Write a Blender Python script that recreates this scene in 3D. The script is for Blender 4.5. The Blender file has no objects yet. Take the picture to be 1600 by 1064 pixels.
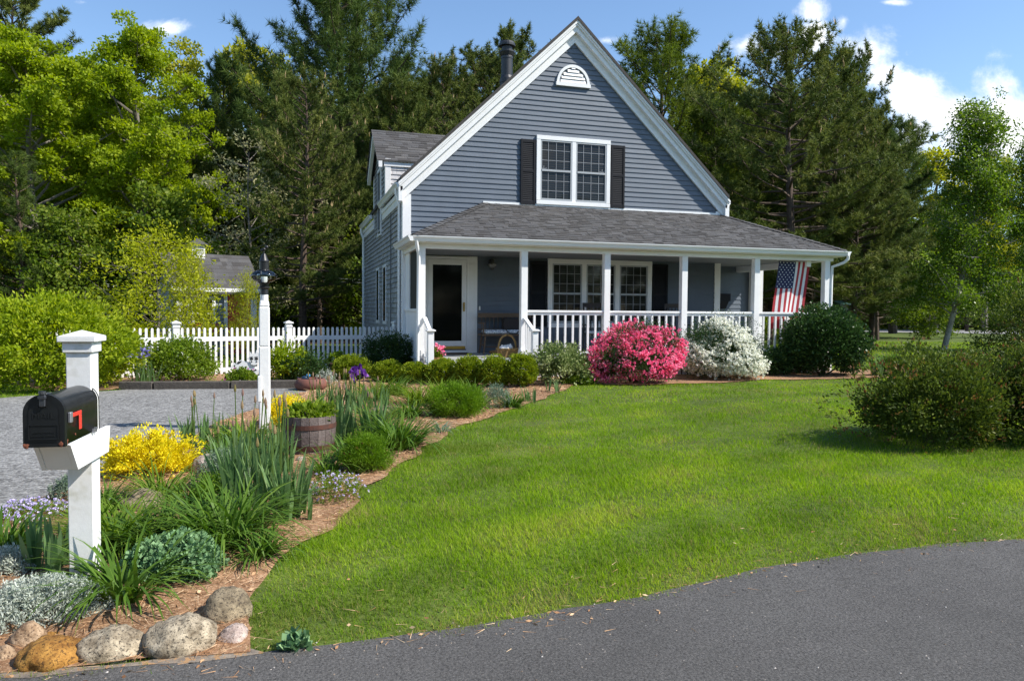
import bpy, math, random
import numpy as np
from mathutils import Matrix, Vector
from mathutils.geometry import delaunay_2d_cdt

# ------------------------------------------------------------------ scene, camera, sky, sun
S = bpy.context.scene
COL = S.collection
FPX = 1150.0
CAM = np.array([-2.34, -16.16, 0.95])
YAW, PITCH, ROLL = map(math.radians, (16.65, -2.3, 0.457))
_r0 = np.array([math.cos(YAW), -math.sin(YAW), 0]); _f0 = np.array([math.sin(YAW), math.cos(YAW), 0]); _z = np.array([0, 0, 1.0])
FW = _f0 * math.cos(PITCH) + _z * math.sin(PITCH); _u0 = -_f0 * math.sin(PITCH) + _z * math.cos(PITCH)
RT = _r0 * math.cos(ROLL) + _u0 * math.sin(ROLL); UP = -_r0 * math.sin(ROLL) + _u0 * math.cos(ROLL)
cam_data = bpy.data.cameras.new('camera')
cam = bpy.data.objects.new('camera', cam_data); COL.objects.link(cam)
cam.matrix_world = Matrix(((RT[0], UP[0], -FW[0], CAM[0]), (RT[1], UP[1], -FW[1], CAM[1]), (RT[2], UP[2], -FW[2], CAM[2]), (0, 0, 0, 1)))
cam_data.sensor_width = 36; cam_data.lens = FPX / 1600 * 36
cam_data.clip_start = 0.05; cam_data.clip_end = 2000
S.camera = cam
S.render.engine = 'CYCLES'
S.cycles.max_bounces = 7; S.cycles.diffuse_bounces = 4; S.cycles.glossy_bounces = 3
S.cycles.transmission_bounces = 5; S.cycles.transparent_max_bounces = 6
S.cycles.use_denoising = True; S.cycles.denoising_prefilter = 'NONE'; S.cycles.sample_clamp_indirect = 4
S.cycles.caustics_reflective = False; S.cycles.caustics_refractive = False
S.view_settings.view_transform = 'Standard'; S.view_settings.look = 'None'
S.view_settings.gamma = 1; S.view_settings.exposure = 0.55
SUN_EL, SUN_AZ = math.radians(45), math.radians(61)          # azimuth right of the facade's outward normal
SUN = np.array([math.cos(SUN_EL) * math.sin(SUN_AZ), -math.cos(SUN_EL) * math.cos(SUN_AZ), math.sin(SUN_EL)])
sd = bpy.data.lights.new('sun', 'SUN'); sd.energy = 5.0; sd.angle = math.radians(0.5); sd.color = (1.0, 0.945, 0.85)
so = bpy.data.objects.new('sun', sd); COL.objects.link(so)
so.rotation_euler = Vector(SUN).to_track_quat('Z', 'Y').to_euler(); so.location = (30, -15, 40)

def ray(x, y): return (RT * (x - 800) + UP * (532 - y)) / FPX + FW
def sstep(a, b, x): t = np.clip((x - a) / (b - a), 0, 1); return t * t * (3 - 2 * t)
def hgt(x, y):
    x = np.asarray(x, float); y = np.asarray(y, float)
    z = -0.56 + 0.09 * sstep(-12.7, -11.6, y) + 0.06 * sstep(-11.5, -3, y)
    z = z + 2.2 * sstep(15, 50, y) * (1 - sstep(6, 22, x)) + 0.03 * np.sin(x * .9 + y * .4) * sstep(-12.3, -10, y) * (1 - sstep(-4, -2.4, y))
    return z
def H(x, y): return float(hgt(x, y))
def G(px, py):                      # the point of the ground seen at a place of the photograph
    r = ray(px, py); z = -0.45
    for _ in range(30):
        t = (z - CAM[2]) / r[2]; p = CAM + r * t; z = H(p[0], p[1])
    return np.array([p[0], p[1], z])
def onY(px, py, Y): r = ray(px, py); return CAM + r * ((Y - CAM[1]) / r[1])
def onX(px, py, X): r = ray(px, py); return CAM + r * ((X - CAM[0]) / r[0])
def atD(px, d):                      # a ground point at forward distance d under a column of the photograph
    r = ray(px, 486); p = CAM + r * d; return np.array([p[0], p[1], H(p[0], p[1])])
def back(b, r): d = np.asarray(b)[:2] - CAM[:2]; d = d / np.linalg.norm(d) * r; return np.append(d, 0)
def dist(p): return float((np.asarray(p) - CAM) @ FW)

W = bpy.data.worlds.new('World'); S.world = W; W.use_nodes = True
def sky_world():
    nt = W.node_tree; N = nt.nodes; L = nt.links; N.clear()
    def nd(t, **k):
        n = N.new(t)
        for a, b in k.items(): setattr(n, a, b)
        return n
    def mth(op, a, b=None, c=None, clamp=False):
        n = nd('ShaderNodeMath', operation=op, use_clamp=clamp)
        for i, v in enumerate((a, b, c)):
            if v is None: continue
            if hasattr(v, 'is_output'): L.new(v, n.inputs[i])
            else: n.inputs[i].default_value = v
        return n.outputs[0]
    def dot(v, c):
        n = nd('ShaderNodeVectorMath', operation='DOT_PRODUCT'); L.new(v, n.inputs[0]); n.inputs[1].default_value = c
        return n.outputs['Value']
    out = nd('ShaderNodeOutputWorld'); bg = nd('ShaderNodeBackground'); L.new(bg.outputs[0], out.inputs[0])
    sky = nd('ShaderNodeTexSky', sky_type='NISHITA', sun_disc=False, sun_elevation=SUN_EL, sun_rotation=math.atan2(SUN[0], SUN[1]))
    sky.air_density = 1.0; sky.dust_density = 0.25; sky.ozone_density = 2.5
    co = nd('ShaderNodeTexCoord').outputs['Generated']
    # plane of the compass: x to the right of the street's view axis, y up, both over the forward distance
    f = mth('MAXIMUM', mth('ABSOLUTE', dot(co, tuple(_f0))), 0.02)
    gx = mth('DIVIDE', dot(co, tuple(_r0)), f); gy = mth('DIVIDE', dot(co, (0, 0, 1)), f)
    cmb = nd('ShaderNodeCombineXYZ'); L.new(gx, cmb.inputs[0]); L.new(gy, cmb.inputs[1])
    no = nd('ShaderNodeTexNoise'); L.new(cmb.outputs[0], no.inputs['Vector']); no.inputs['Scale'].default_value = 9; no.inputs['Detail'].default_value = 9; no.inputs['Roughness'].default_value = .62; no.inputs['Distortion'].default_value = .25
    big = nd('ShaderNodeTexNoise'); L.new(cmb.outputs[0], big.inputs['Vector']); big.inputs['Scale'].default_value = 2.3; big.inputs['Detail'].default_value = 3
    acc = None
    for (x, y, rx, ry, w) in [(1490, 190, 150, 85, 1.05), (1430, 165, 70, 60, 1.0), (1400, 215, 60, 50, .9), (1545, 135, 60, 36, .95), (1590, 215, 60, 60, 1), (1160, 72, 62, 26, .9), (1215, 82, 40, 34, .75), (1275, 56, 36, 30, .9), (1352, 76, 46, 46, .95), (1268, 16, 34, 26, .85), (1318, 34, 20, 26, .7),
                              (265, 46, 64, 26, .24), (375, 72, 36, 14, .16), (130, 4, 40, 14, .16), (945, 64, 26, 12, .28), (1362, 125, 50, 36, .75), (1390, 4, 40, 8, .45), (1085, 62, 16, 12, .5)]:
        d = ray(x, y); fx = d @ _f0; c = (d @ _r0 / fx, d[2] / fx)
        sx = mth('DIVIDE', mth('SUBTRACT', gx, c[0]), rx / FPX); sy = mth('DIVIDE', mth('SUBTRACT', gy, c[1]), ry / FPX)
        q = mth('SUBTRACT', w, mth('SQRT', mth('ADD', mth('MULTIPLY', sx, sx), mth('MULTIPLY', sy, sy))))
        acc = q if acc is None else mth('MAXIMUM', acc, q)
    acc = mth('MAXIMUM', acc, -1.2)
    m = mth('ADD', acc, mth('MULTIPLY', mth('SUBTRACT', no.outputs[0], .5), 3.8))
    mask = nd('ShaderNodeMapRange', interpolation_type='SMOOTHSTEP'); L.new(m, mask.inputs[0]); mask.inputs[1].default_value = -.12; mask.inputs[2].default_value = .95
    shade = nd('ShaderNodeMapRange'); L.new(no.outputs[0], shade.inputs[0]); shade.inputs[1].default_value = .3; shade.inputs[2].default_value = .65
    cl = nd('ShaderNodeMix', data_type='RGBA'); L.new(shade.outputs[0], cl.inputs[0]); cl.inputs[6].default_value = CLOUD_A; cl.inputs[7].default_value = CLOUD_B
    hs = nd('ShaderNodeHueSaturation'); L.new(sky.outputs[0], hs.inputs['Color']); hs.inputs['Saturation'].default_value = SKY_SAT; hs.inputs['Value'].default_value = SKY_VAL
    mx = nd('ShaderNodeMix', data_type='RGBA'); L.new(mask.outputs[0], mx.inputs[0]); L.new(hs.outputs[0], mx.inputs[6]); L.new(cl.outputs[2], mx.inputs[7])
    L.new(mx.outputs[2], bg.inputs[0]); bg.inputs[1].default_value = 0.13
CLOUD_A = (5.4, 5.8, 6.4, 1); CLOUD_B = (8.4, 8.5, 8.6, 1); SKY_SAT = 1.06; SKY_VAL = 1.10
sky_world()

# ------------------------------------------------------------------ materials
def mat(name, col, rough=.6, var=0.0, scale=8, bump=0.0, bscale=40, spec=.5, metal=0, col2=None, tone=False, trans=0, coat=0):
    m = bpy.data.materials.new(name); m.use_nodes = True
    nt = m.node_tree; N = nt.nodes; L = nt.links; b = N['Principled BSDF']
    b.inputs['Roughness'].default_value = rough; b.inputs['Specular IOR Level'].default_value = spec; b.inputs['Metallic'].default_value = metal; b.inputs['Coat Weight'].default_value = coat
    c = tuple(col) + (1,)
    tc = N.new('ShaderNodeTexCoord')
    src = None
    if tone:
        at = N.new('ShaderNodeAttribute'); at.attribute_name = 'tone'; rp = N.new('ShaderNodeValToRGB'); L.new(at.outputs['Fac'], rp.inputs[0])
        cs = [col] + (list(col2) if isinstance(col2, list) else [col2])
        e = rp.color_ramp.elements
        while len(e) < len(cs): e.new(.5)
        for i, k in enumerate(cs): e[i].position = i / (len(cs) - 1); e[i].color = tuple(k) + (1,)
        src = rp.outputs[0]
    if var or (col2 is not None and not tone):
        no = N.new('ShaderNodeTexNoise'); L.new(tc.outputs['Object'], no.inputs['Vector']); no.inputs['Scale'].default_value = scale; no.inputs['Detail'].default_value = 6; no.inputs['Roughness'].default_value = .65
        mx = N.new('ShaderNodeMix'); mx.data_type = 'RGBA'
        mr = N.new('ShaderNodeMapRange'); L.new(no.outputs[0], mr.inputs[0]); mr.inputs[1].default_value = .3; mr.inputs[2].default_value = .7
        L.new(mr.outputs[0], mx.inputs[0])
        if tone:
            mx.blend_type = 'MULTIPLY'; mx.inputs[0].default_value = 1; N.remove(mr)
            m2 = N.new('ShaderNodeMapRange'); L.new(no.outputs[0], m2.inputs[0]); m2.inputs[1].default_value = .3; m2.inputs[2].default_value = .7; m2.inputs[3].default_value = 1 - var; m2.inputs[4].default_value = 1 + var
            cc = N.new('ShaderNodeCombineColor')
            for i in range(3): L.new(m2.outputs[0], cc.inputs[i])
            L.new(src, mx.inputs[6]); L.new(cc.outputs[0], mx.inputs[7])
        else:
            k2 = col2 if col2 is not None else tuple(v * (1 - var) for v in col)
            k1 = col if col2 is not None else tuple(min(1, v * (1 + var)) for v in col)
            mx.inputs[6].default_value = tuple(k1) + (1,); mx.inputs[7].default_value = tuple(k2) + (1,)
        src = mx.outputs[2]
    if src is None: b.inputs['Base Color'].default_value = c
    else: L.new(src, b.inputs['Base Color'])
    if bump:
        n2 = N.new('ShaderNodeTexNoise'); L.new(tc.outputs['Object'], n2.inputs['Vector']); n2.inputs['Scale'].default_value = bscale; n2.inputs['Detail'].default_value = 5
        bp = N.new('ShaderNodeBump'); bp.inputs['Strength'].default_value = bump; bp.inputs['Distance'].default_value = .02; L.new(n2.outputs[0], bp.inputs['Height']); L.new(bp.outputs[0], b.inputs['Normal'])
    if trans:
        t = N.new('ShaderNodeBsdfTranslucent'); ms = N.new('ShaderNodeMixShader'); ms.inputs[0].default_value = trans
        if src is not None:
            g = N.new('ShaderNodeHueSaturation'); g.inputs['Value'].default_value = 1.5; g.inputs['Saturation'].default_value = 1.1; L.new(src, g.inputs['Color']); L.new(g.outputs[0], t.inputs[0])
        else: t.inputs[0].default_value = c
        L.new(b.outputs[0], ms.inputs[1]); L.new(t.outputs[0], ms.inputs[2]); L.new(ms.outputs[0], N['Material Output'].inputs[0])
    return m
def leafm(name, a, b, c=None, tr=.3, rough=.5, spec=.3):
    return mat(name, a, rough, tone=True, col2=[b, c] if c else [b], trans=tr, spec=spec * .35)

# ------------------------------------------------------------------ mesh building
class NB:
    def __init__(s): s.V = []; s.F = []; s.T = []; s.n = 0
    def add(s, V, F, T=.5):
        V = np.asarray(V, float).reshape(-1, 3)
        if isinstance(F, list):
            for k in sorted({len(f) for f in F}): s.F.append(np.array([f for f in F if len(f) == k], int) + s.n)
        else: s.F.append(np.asarray(F, int) + s.n)
        s.V.append(V); s.T.append(np.broadcast_to(np.asarray(T, float), (len(V),))); s.n += len(V)
    def mesh(s, name, m, off=(0, 0, 0), smooth=False):
        me = bpy.data.meshes.new(name)
        V = np.concatenate(s.V) - np.asarray(off)
        me.vertices.add(len(V)); me.vertices.foreach_set('co', V.ravel())
        lo = np.concatenate([f.ravel() for f in s.F]); cnt = np.concatenate([np.full(len(f), f.shape[1]) for f in s.F])
        st = np.concatenate([[0], np.cumsum(cnt)[:-1]])
        me.loops.add(len(lo)); me.loops.foreach_set('vertex_index', lo.astype(np.int32))
        me.polygons.add(len(cnt)); me.polygons.foreach_set('loop_start', st.astype(np.int32))
        me.polygons.foreach_set('use_smooth', np.full(len(cnt), bool(smooth)))
        at = me.attributes.new('tone', 'FLOAT', 'POINT'); at.data.foreach_set('value', np.concatenate(s.T).astype(np.float32))
        me.update(calc_edges=True); me.validate()
        if m is not None: me.materials.append(m)
        return me
    # hard shapes
    def hexa(s, P, T=.5): s.add(P, [[0, 3, 2, 1], [4, 5, 6, 7], [0, 1, 5, 4], [1, 2, 6, 5], [2, 3, 7, 6], [3, 0, 4, 7]], T)
    def box(s, x0, x1, y0, y1, z0, z1, T=.5):
        s.hexa([(x0, y0, z0), (x1, y0, z0), (x1, y1, z0), (x0, y1, z0), (x0, y0, z1), (x1, y0, z1), (x1, y1, z1), (x0, y1, z1)], T)
    def bar(s, a, b, w, h, up=(0, 0, 1), T=.5):            # a bar from a to b, w across, h along up
        a = np.array(a, float); b = np.array(b, float); d = b - a; d /= np.linalg.norm(d)
        x = np.cross(d, up); x /= np.linalg.norm(x); y = np.cross(x, d)
        o = [-x * w / 2 - y * h / 2, x * w / 2 - y * h / 2, x * w / 2 + y * h / 2, -x * w / 2 + y * h / 2]
        s.hexa([a + k for k in o] + [b + k for k in o], T)
    def prism(s, P, ext, T=.5):                              # convex outline P swept along ext
        P = np.array(P, float); n = len(P); Q = P + np.array(ext)
        s.add(np.vstack([P, Q]), [[i, (i + 1) % n, n + (i + 1) % n, n + i] for i in range(n)], T)
        s.add(P, [list(range(n))[::-1]], T); s.add(Q, [list(range(n))], T)
    def quad(s, P, T=.5): s.add(P, [list(range(len(P)))], T)
    def tube(s, pts, r, n=8, T=.5, cap=True):
        pts = np.array(pts, float); k = len(pts); r = np.broadcast_to(np.asarray(r, float), (k,))
        d = np.gradient(pts, axis=0); d /= np.linalg.norm(d, axis=1)[:, None] + 1e-9
        ref = np.array([0, 0, 1.0]) if abs(d[0][2]) < .9 else np.array([1.0, 0, 0])
        x = np.cross(d, ref); x /= np.linalg.norm(x, axis=1)[:, None] + 1e-9; y = np.cross(d, x)
        a = np.linspace(0, 2 * np.pi, n, endpoint=False)
        V = pts[:, None] + r[:, None, None] * (np.cos(a)[None, :, None] * x[:, None] + np.sin(a)[None, :, None] * y[:, None])
        F = [[i * n + j, i * n + (j + 1) % n, (i + 1) * n + (j + 1) % n, (i + 1) * n + j] for i in range(k - 1) for j in range(n)]
        s.add(V, F, T)
        if cap: s.add(V[0], [list(range(n))], T); s.add(V[-1], [list(range(n))[::-1]], T)
    def lathe(s, prof, c=(0, 0, 0), n=20, T=.5, cap=False):
        a = np.linspace(0, 2 * np.pi, n, endpoint=False); p = np.array(prof, float)
        V = np.stack([p[:, 0, None] * np.cos(a) + c[0], p[:, 0, None] * np.sin(a) + c[1], np.repeat(p[:, 1, None], n, 1) + c[2]], -1)
        k = len(p)
        s.add(V, [[i * n + j, i * n + (j + 1) % n, (i + 1) * n + (j + 1) % n, (i + 1) * n + j] for i in range(k - 1) for j in range(n)], T)
        if cap: s.add(V[-1], [list(range(n))], T)
    def blob(s, c, r, rng, nu=14, nv=9, amp=.12, fr=2.2, T=.5):
        u = np.linspace(0, 2 * np.pi, nu, endpoint=False); v = np.linspace(-np.pi / 2, np.pi / 2, nv)
        D = np.stack([np.cos(v)[:, None] * np.cos(u), np.cos(v)[:, None] * np.sin(u), np.repeat(np.sin(v)[:, None], nu, 1)], -1).reshape(-1, 3)
        V = np.array(c) + D * np.array(r) * lumpy(D, rng, amp, fr)[:, None]
        s.add(V, [[i * nu + j, i * nu + (j + 1) % nu, (i + 1) * nu + (j + 1) % nu, (i + 1) * nu + j] for i in range(nv - 1) for j in range(nu)], T)
    # foliage
    def leaves(s, P, D, L, Wd, rng, T, fold=0.0):            # one pointed leaf quad per point, along D
        n = len(P); D = D / (np.linalg.norm(D, axis=1)[:, None] + 1e-9)
        x = np.cross(D, rng.normal(size=(n, 3))); x /= np.linalg.norm(x, axis=1)[:, None] + 1e-9
        L = np.broadcast_to(L, (n,))[:, None]; Wd = np.broadcast_to(Wd, (n,))[:, None]
        V = np.stack([P, P + D * L * .5 + x * Wd * .5, P + D * L, P + D * L * .5 - x * Wd * .5], 1)
        s.add(V, np.arange(4 * n).reshape(n, 4), np.repeat(np.broadcast_to(T, (n,)), 4))
    def needles(s, P, D, L, Wd, rng, T):
        n = len(P); D = D / (np.linalg.norm(D, axis=1)[:, None] + 1e-9)
        x = np.cross(D, rng.normal(size=(n, 3))); x /= np.linalg.norm(x, axis=1)[:, None] + 1e-9
        L = np.broadcast_to(L, (n,))[:, None]; Wd = np.broadcast_to(Wd, (n,))[:, None]
        V = np.stack([P - x * Wd * .5, P + x * Wd * .5, P + D * L], 1)
        s.add(V, np.arange(3 * n).reshape(n, 3), np.repeat(np.broadcast_to(T, (n,)), 3))
    def blades(s, B, az, L, Wd, lean, bend, rng, T, seg=4, p=2.0, crease=0):   # strap or sword leaves rising from B
        n = len(B); ar = lambda v: np.broadcast_to(np.asarray(v, float), (n,))
        az, L, Wd, lean, bend, T = map(ar, (az, L, Wd, lean, bend, T))
        h = np.stack([np.cos(az), np.sin(az), np.zeros(n)], 1); tw = az + np.pi / 2 + rng.normal(0, .5, n)
        sd_ = np.stack([np.cos(tw), np.sin(tw), np.zeros(n)], 1)
        pos = np.array(B, float); rows = []
        for i in range(seg + 1):
            t = i / seg; w = Wd * max(.04, (1 - t ** p)) * .5
            rows += [pos - sd_ * w[:, None], pos + sd_ * w[:, None]]
            a = lean + bend * (t + .5 / seg)
            pos = pos + (h * np.sin(a)[:, None] + np.array([0, 0, 1.0]) * np.cos(a)[:, None]) * (L / seg)[:, None]
        V = np.stack(rows, 1); k = 2 * (seg + 1)
        base = np.arange(n)[:, None, None] * k
        F = np.array([[2 * i, 2 * i + 1, 2 * i + 3, 2 * i + 2] for i in range(seg)])[None] + base
        s.add(V, F.reshape(-1, 4), np.repeat(T, k))
def lumpy(D, rng, amp, fr):
    v = 0
    for _ in range(7): v = v + np.sin(D @ rng.normal(size=3) * fr + rng.uniform(0, 6.3))
    return 1 + amp * v / 1.9
def dirs(n, rng): d = rng.normal(size=(n, 3)); return d / np.linalg.norm(d, axis=1)[:, None]

# ------------------------------------------------------------------ objects
def wl(o):
    v = np.zeros(3)
    while o is not None: v = v + np.array(o.location); o = o.parent
    return v
def prop(o, label=None, cat=None, group=None, kind=None):
    for k, v in (('label', label), ('category', cat), ('group', group), ('kind', kind)):
        if v: o[k] = v
    return o
def thing(name, loc, label, cat, group=None, rz=0):
    o = bpy.data.objects.new(name, None); COL.objects.link(o); o.location = tuple(map(float, loc)); o.rotation_euler = (0, 0, rz)
    o.empty_display_size = .2
    return prop(o, label, cat, group)
def obj(name, nb, m, parent=None, smooth=False, bevel=0, local=False, label=None):
    off = (0, 0, 0) if (local or parent is None) else wl(parent)
    o = bpy.data.objects.new(name, nb.mesh(name, m, off, smooth)); COL.objects.link(o); o.parent = parent
    if bevel:
        bv = o.modifiers.new('bevel', 'BEVEL'); bv.width = bevel; bv.segments = 1; bv.limit_method = 'ANGLE'; bv.angle_limit = .6
    if label: o['label'] = label
    return o
def place(me, name, loc, rz, sc, parent=None):
    o = bpy.data.objects.new(name, me); COL.objects.link(o); o.location = tuple(map(float, loc)); o.rotation_euler = (0, 0, rz); o.scale = (sc,) * 3 if np.isscalar(sc) else sc; o.parent = parent
    return o
def text(name, body, size, m, parent, M):
    cu = bpy.data.curves.new(name, 'FONT'); cu.body = body; cu.size = size; cu.align_x = 'CENTER'; cu.align_y = 'CENTER'; cu.extrude = .0008
    cu.materials.append(m); tmp = bpy.data.objects.new(name, cu); me = bpy.data.meshes.new_from_object(tmp); bpy.data.objects.remove(tmp); me.materials.clear(); me.materials.append(m)
    o = bpy.data.objects.new(name, me); COL.objects.link(o); o.parent = parent; o.matrix_local = M
    return o

# ------------------------------------------------------------------ shared materials
M = dict(
    white=mat('white_paint', (.80, .80, .80), .45, var=.05, scale=3, bump=.04, bscale=30),
    gutter=mat('gutter_white', (.80, .81, .81), .3, var=.03, scale=2),
    clap=mat('grey_blue_clapboard', (.101, .125, .160), .55, var=.10, scale=2.2, bump=.10, bscale=25),
    shingle=mat('cedar_shingle', (.20, .205, .215), .8, tone=True, col2=[(.30, .305, .315), (.42, .42, .425)], var=.18, scale=14, bump=.3, bscale=60),
    roof=mat('asphalt_shingle', (.040, .038, .038), .9, tone=True, col2=[(.064, .060, .058), (.078, .077, .080), (.102, .098, .096)], var=.22, scale=60, bump=.5, bscale=220),
    shutter=mat('charcoal_shutter', (.012, .013, .017), .7, spec=.2, var=.15, scale=5),
    glass=mat('dark_window_glass', (.010, .012, .014), .04, spec=.35),
    dglass=mat('storm_door_glass', (.005, .0055, .006), .06, spec=.09),
    blind=mat('window_blind', (.024, .025, .027), .8),
    muntin=mat('muntin_grey', (.24, .25, .27), .5),
    sash=mat('sash_grey', (.36, .38, .40), .5),
    brass=mat('brass', (.45, .30, .08), .3, metal=1),
    black=mat('black_metal', (.012, .012, .013), .38, var=.3, scale=20),
    deck=mat('grey_deck_paint', (.34, .35, .35), .55, var=.08, scale=4),
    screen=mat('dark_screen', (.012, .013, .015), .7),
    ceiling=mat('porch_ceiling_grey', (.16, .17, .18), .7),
    wood=mat('weathered_wood', (.16, .10, .055), .65, col2=(.09, .055, .03), scale=18),
    mat_brown=mat('door_mat_brown', (.07, .045, .03), .9, var=.3, scale=60),
)
GZ = -0.41
def glazed(parent, nb_glass_name, x0, x1, z0, z1, y, cols, rows, split=True, face='y'):
    """panes and bars of one sash window in a wall facing -y (face y) or -x (face x)"""
    def B(nb, a0, a1, b0, b1, d0, d1):
        if face == 'y': nb.box(a0, a1, d0, d1, b0, b1)
        else: nb.box(d0, d1, a0, a1, b0, b1)
    g = NB(); B(g, x0, x1, z0, z1, y + .004, y + .03); obj(nb_glass_name, g, M['glass'], parent)
    zm = (z0 + z1) / 2; s = NB(); w = .035
    B(s, x0, x0 + w, z0, z1, y - .022, y + .004); B(s, x1 - w, x1, z0, z1, y - .022, y + .004)
    B(s, x0 + w, x1 - w, z0, z0 + w * 1.6, y - .022, y + .004); B(s, x0 + w, x1 - w, z1 - w, z1, y - .022, y + .004)
    if split: B(s, x0 + w, x1 - w, zm - .022, zm + .022, y - .03, y + .004)
    obj('sash', s, M['sash'], parent)
    if cols:
        m = NB(); t = .006
        for lo, hi in ((z0, zm), (zm, z1)):
            for i in range(1, cols): xx = x0 + (x1 - x0) * i / cols; B(m, xx - t, xx + t, lo + .03, hi - .03, y - .008, y + .004)
            for j in range(1, rows): zz = lo + (hi - lo) * j / rows; B(m, x0 + w, x1 - w, zz - t, zz + t, y - .0072, y + .004)
        obj('muntin', m, M['muntin'], parent)
    b = NB(); k = int((z1 - z0) / .055)
    for i in range(k): B(b, x0 + .04, x1 - .04, z0 + .05 + i * (z1 - z0 - .08) / k, z0 + .05 + i * (z1 - z0 - .08) / k + .012, y + .0015, y + .004)
    if cols: obj('window_blind', b, M['blind'], parent)

Wd = 7.87; RS = .955; APX = 7.13; XM = Wd / 2
L = lambda x: APX - RS * abs(x - XM)            # lower edge of the rake trim
def build_house():
    rng = np.random.default_rng(5)
    h = thing('house', (0, 0, GZ), 'grey blue gabled cottage with white trim and a long front porch', 'house')
    o = lambda name, nb, m, p=None, **k: obj(name, nb, M[m] if isinstance(m, str) else m, p or h, **k)
    # gable front: lapped clapboards
    nb = NB(); e = .1145; z = GZ + .1
    nb.prism([(0, .02, GZ), (Wd, .02, GZ), (Wd, .02, L(Wd) + .1), (XM, .02, APX + .1), (0, .02, L(0) + .1)], (0, .14, 0))
    while z < APX - .02:
        z1 = min(z + e + .012, APX + .05)
        def lim(zz): d = max(0, (APX + .08 - zz) / RS); return max(.02, XM - d), min(Wd - .02, XM + d)
        a0, b0 = lim(z); a1, b1 = lim(z1); j = rng.uniform(0, .003)
        nb.add([(a0, -.020 - j, z), (b0, -.020 - j, z), (b1, -.002, z1), (a1, -.002, z1), (a0, .0, z), (b0, .0, z)], [[0, 1, 2, 3], [4, 5, 1, 0]])
        z += e
    front = o('clapboard_wall', nb, 'clap')
    # left side: cedar shingles, each course lapped over the one below
    YB = 8.75; nb = NB(); nb.box(.012, .15, .1, YB, GZ, 3.5)
    z = GZ; c = .118
    while z < 3.33:
        y = .02
        while y < YB:
            w = rng.uniform(.08, .2); y1 = min(y + w, YB)
            j = rng.uniform(0, .004); dz = rng.uniform(-.004, .004)
            nb.add([(-.028 - j, y + .003, z + dz), (-.028 - j, y1 - .003, z + dz), (0, y1 - .002, z + c + .01), (0, y + .002, z + c + .01), (.01, y + .002, z + dz), (.01, y1 - .002, z + dz)], [[1, 0, 3, 2], [0, 1, 5, 4]], rng.beta(3, 3))
            y = y1
        z += c
    o('shingle_wall', nb, 'shingle')
    nb = NB(); nb.box(Wd - .15, Wd - .02, .16, YB, GZ, 3.5); nb.prism([(.1, YB, GZ), (Wd - .1, YB, GZ), (Wd - .1, YB, L(Wd)), (XM, YB, APX), (.1, YB, L(0))], (0, -.12, 0)); o('rear_wall', nb, 'clap')
    # corner boards, frieze
    for x0, x1, zt in ((-.028, .157, L(0)), (Wd - .14, Wd + .02, L(Wd) - .02)):
        nb = NB(); nb.box(x0, x1, -.036, -.0, GZ, zt + .1); nb.box(x0 if x0 < 1 else x1 - .03, x0 + .03 if x0 < 1 else x1, .0, .14, GZ, 3.45); o('corner_board', nb, 'white', bevel=.003)
    for ya, yb in ((-.03, 3.55), (5.75, YB)): nb = NB(); nb.box(-.05, .0, ya, yb, 3.30, 3.56); nb.box(-.0751, -.0501, ya, yb, 3.46, 3.5601); o('frieze_board', nb, 'white')
    # rake trim: stepped boards up both slopes
    nb = NB()
    def rk(za, zb, ya, yb, ov=0.0):
        for s, xe in ((-1, -.06 - ov), (1, Wd + .06 + ov)):
            P = [(xe, L(xe) + za), (XM, APX + za), (XM, APX + zb), (xe, L(xe) + zb)]
            nb.prism([(x, ya, z) for x, z in P], (0, yb - ya, 0))
    rk(-.0, .26, -.062, .0); rk(.215, .38, -.16, -.062, .03); rk(.35, .44, -.2, -.16, .06); rk(.40, .46, -.225, -.2, .08)
    o('rake_board', nb, 'white', bevel=.003)
    nb = NB()
    for xa, s in ((-.09, 1), (Wd + .09, -1)):
        nb.prism([(xa, -.245, L(xa) + .46), (XM, -.245, APX + .46), (XM, -.245, APX + .54), (xa, -.245, L(xa) + .54)], (0, YB + .5, 0))
    rf = o('main_roof', nb, mat('dark_roof', (.055, .05, .048), .9, var=.4, scale=40))
    for a, b, zl in ((-.13, -.04, 3.3), (Wd + .04, Wd + .15, 3.28)): nb = NB(); nb.box(a, b, -.16, .0, zl, zl + .32); o('eave_return', nb, 'white', bevel=.003)
    # main gutters (K profile) on the left eave, a stub on the right
    def gut(pa, pb, out, w=.115, hh=.115):
        pa = np.array(pa); pb = np.array(pb); ou = np.array(out)
        pr = [(0, 0), (0, -hh), (.55 * w, -hh), (.75 * w, -hh * .45), (w * .92, -hh * .3), (w, -.012), (w, .0), (w * .9, .0), (w * .9, -.02), (.02, -hh + .02)]
        P = [pa + ou * a + np.array([0, 0, 1.0]) * b for a, b in pr]; Q = [pb + ou * a + np.array([0, 0, 1.0]) * b for a, b in pr]
        n = len(P); g = NB(); g.add(P + Q, [[i, (i + 1) % n, n + (i + 1) % n, n + i] for i in range(n - 1)])
        g.quad(P[:6]); g.quad(Q[:6]); return g
    o('gutter', gut((-.075, -.05, 3.72), (-.075, 3.5, 3.72), (-1, 0, 0)), 'gutter')
    o('gutter', gut((-.075, 5.8, 3.72), (-.075, YB + .1, 3.72), (-1, 0, 0)), 'gutter')
    o('gutter', gut((Wd + .08, -.15, 3.66), (Wd + .08, 4, 3.66), (1, 0, 0)), 'gutter')
    nb = NB(); nb.tube([(-.13, .26, 3.62), (-.13, .26, 3.52), (-.055, .26, 3.3), (-.055, .26, 2.5), (-.055, .26, GZ)], .038, 8); o('downspout', nb, 'gutter', smooth=True)
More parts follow.
